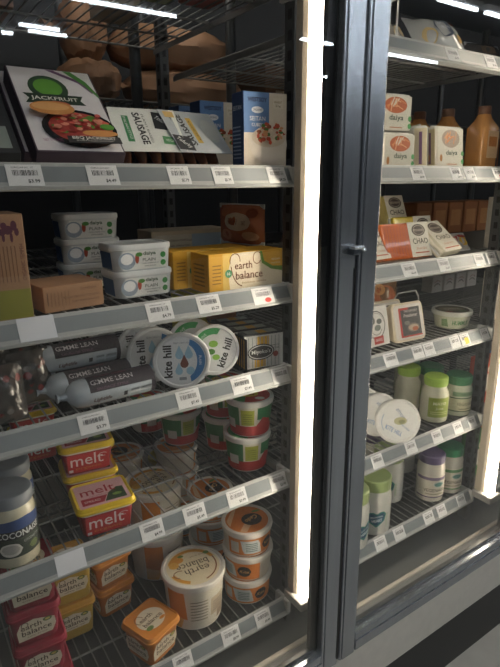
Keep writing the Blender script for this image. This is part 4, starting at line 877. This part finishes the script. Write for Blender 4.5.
f3=mayo('mayo_jar','purple-capped jar with cream label nearest the rail of the bottom right shelf',(1.312,.054,RF),.0425,.156,'#d5d2c6/g','#5d5478/p',lp,'cream-label jars on the bottom right shelf',-28,shape=1)
lg=[(a[:-1]+('#4f8f5c/c',) if a[-1] in('#7a6a8c/c','#6c5a7c/c') else a) for a in lp]
f4=mayo('mayo_jar','green-capped jar with cream label just behind the purple-capped one',(1.3995,.050,RF),.0425,.156,'#d5d2c6/g','#2f8a5e/p',lg,'cream-label jars on the bottom right shelf',-30,shape=1)
dup(f1,'pale-capped jar with its label turned away, second behind the tall white one',(1.200,.130,RF),-50)
q=dup(f3,'jar in the shade behind the gap between white and purple-capped jars',(1.268,.255,RF),100)
dup(f1,'pale-capped jar deepest in the shade on the bottom right shelf',(1.375,.225,RF),60)

# ---- far right bay packages (glimpsed past the strip light)
for i,(x,z,c,l) in enumerate(((1.56,RE,'#c04a34/c','red'),(1.66,RE,'#3a6aa8/c','blue'),(1.76,RE,'#d8b03a/c','yellow'),(1.56,RF,'#4c8a4a/c','green'),(1.66,RF,'#c8743a/c','orange'),(1.56,RC,'#a8a49c/c','grey'),(1.66,RC,'#b86a5a/c','brick'),(1.58,RD,'#b9b3a6/c','beige'),(1.68,RD,'#3a4a78/c','navy'),(1.58,RB,'#b06a38/c','amber'),(1.68,RB,'#8a4a3a/c','maroon'))):
    carton('food_packet','%s packet in the far right bay on the %s'%(l,{RE:'jar-height shelf',RF:'bottom shelf',RC:'cheese-height shelf',RD:'tub-height shelf',RB:'pouch-height shelf'}[z]),'packet',.085,.05,.15,c,[('r',-.03,.04,.03,.10,'#d9d2c2/c'),('e',0,.115,.02,.015,'#efe6c8/c')],loc=(x,.04,z),group='packets in the far right bay')

# ------------------------------------------------------------ world, camera
w=bpy.data.worlds.new('world'); sc.world=w; w.use_nodes=True
w.node_tree.nodes['Background'].inputs[0].default_value=(.05,.06,.08,1); w.node_tree.nodes['Background'].inputs[1].default_value=.4
Xa=Vector((0.82690084,-0.16042079,0.53898068)); Ya=Vector((-0.56229466,-0.22269645,0.79638622)); Za=Vector((-0.00772782,-0.96159839,-0.27435163))
right=Vector((Xa[0],Ya[0],Za[0])); down=Vector((Xa[1],Ya[1],Za[1])); fwd=Vector((Xa[2],Ya[2],Za[2]))
M=Matrix((right,-down,-fwd)).transposed().to_4x4(); M.translation=Vector((0,-.87,1.5))
cd=bpy.data.cameras.new('camera'); co=bpy.data.objects.new('camera',cd); COL.objects.link(co); co.matrix_world=M
cd.sensor_fit='VERTICAL'; cd.sensor_height=36; cd.lens=36*532.53/667; cd.clip_start=.02; cd.clip_end=50
sc.camera=co
sc.view_settings.view_transform='Standard'; sc.view_settings.look='None'; sc.view_settings.gamma=1; sc.view_settings.use_curve_mapping=False
sc.view_settings.exposure=-0.4
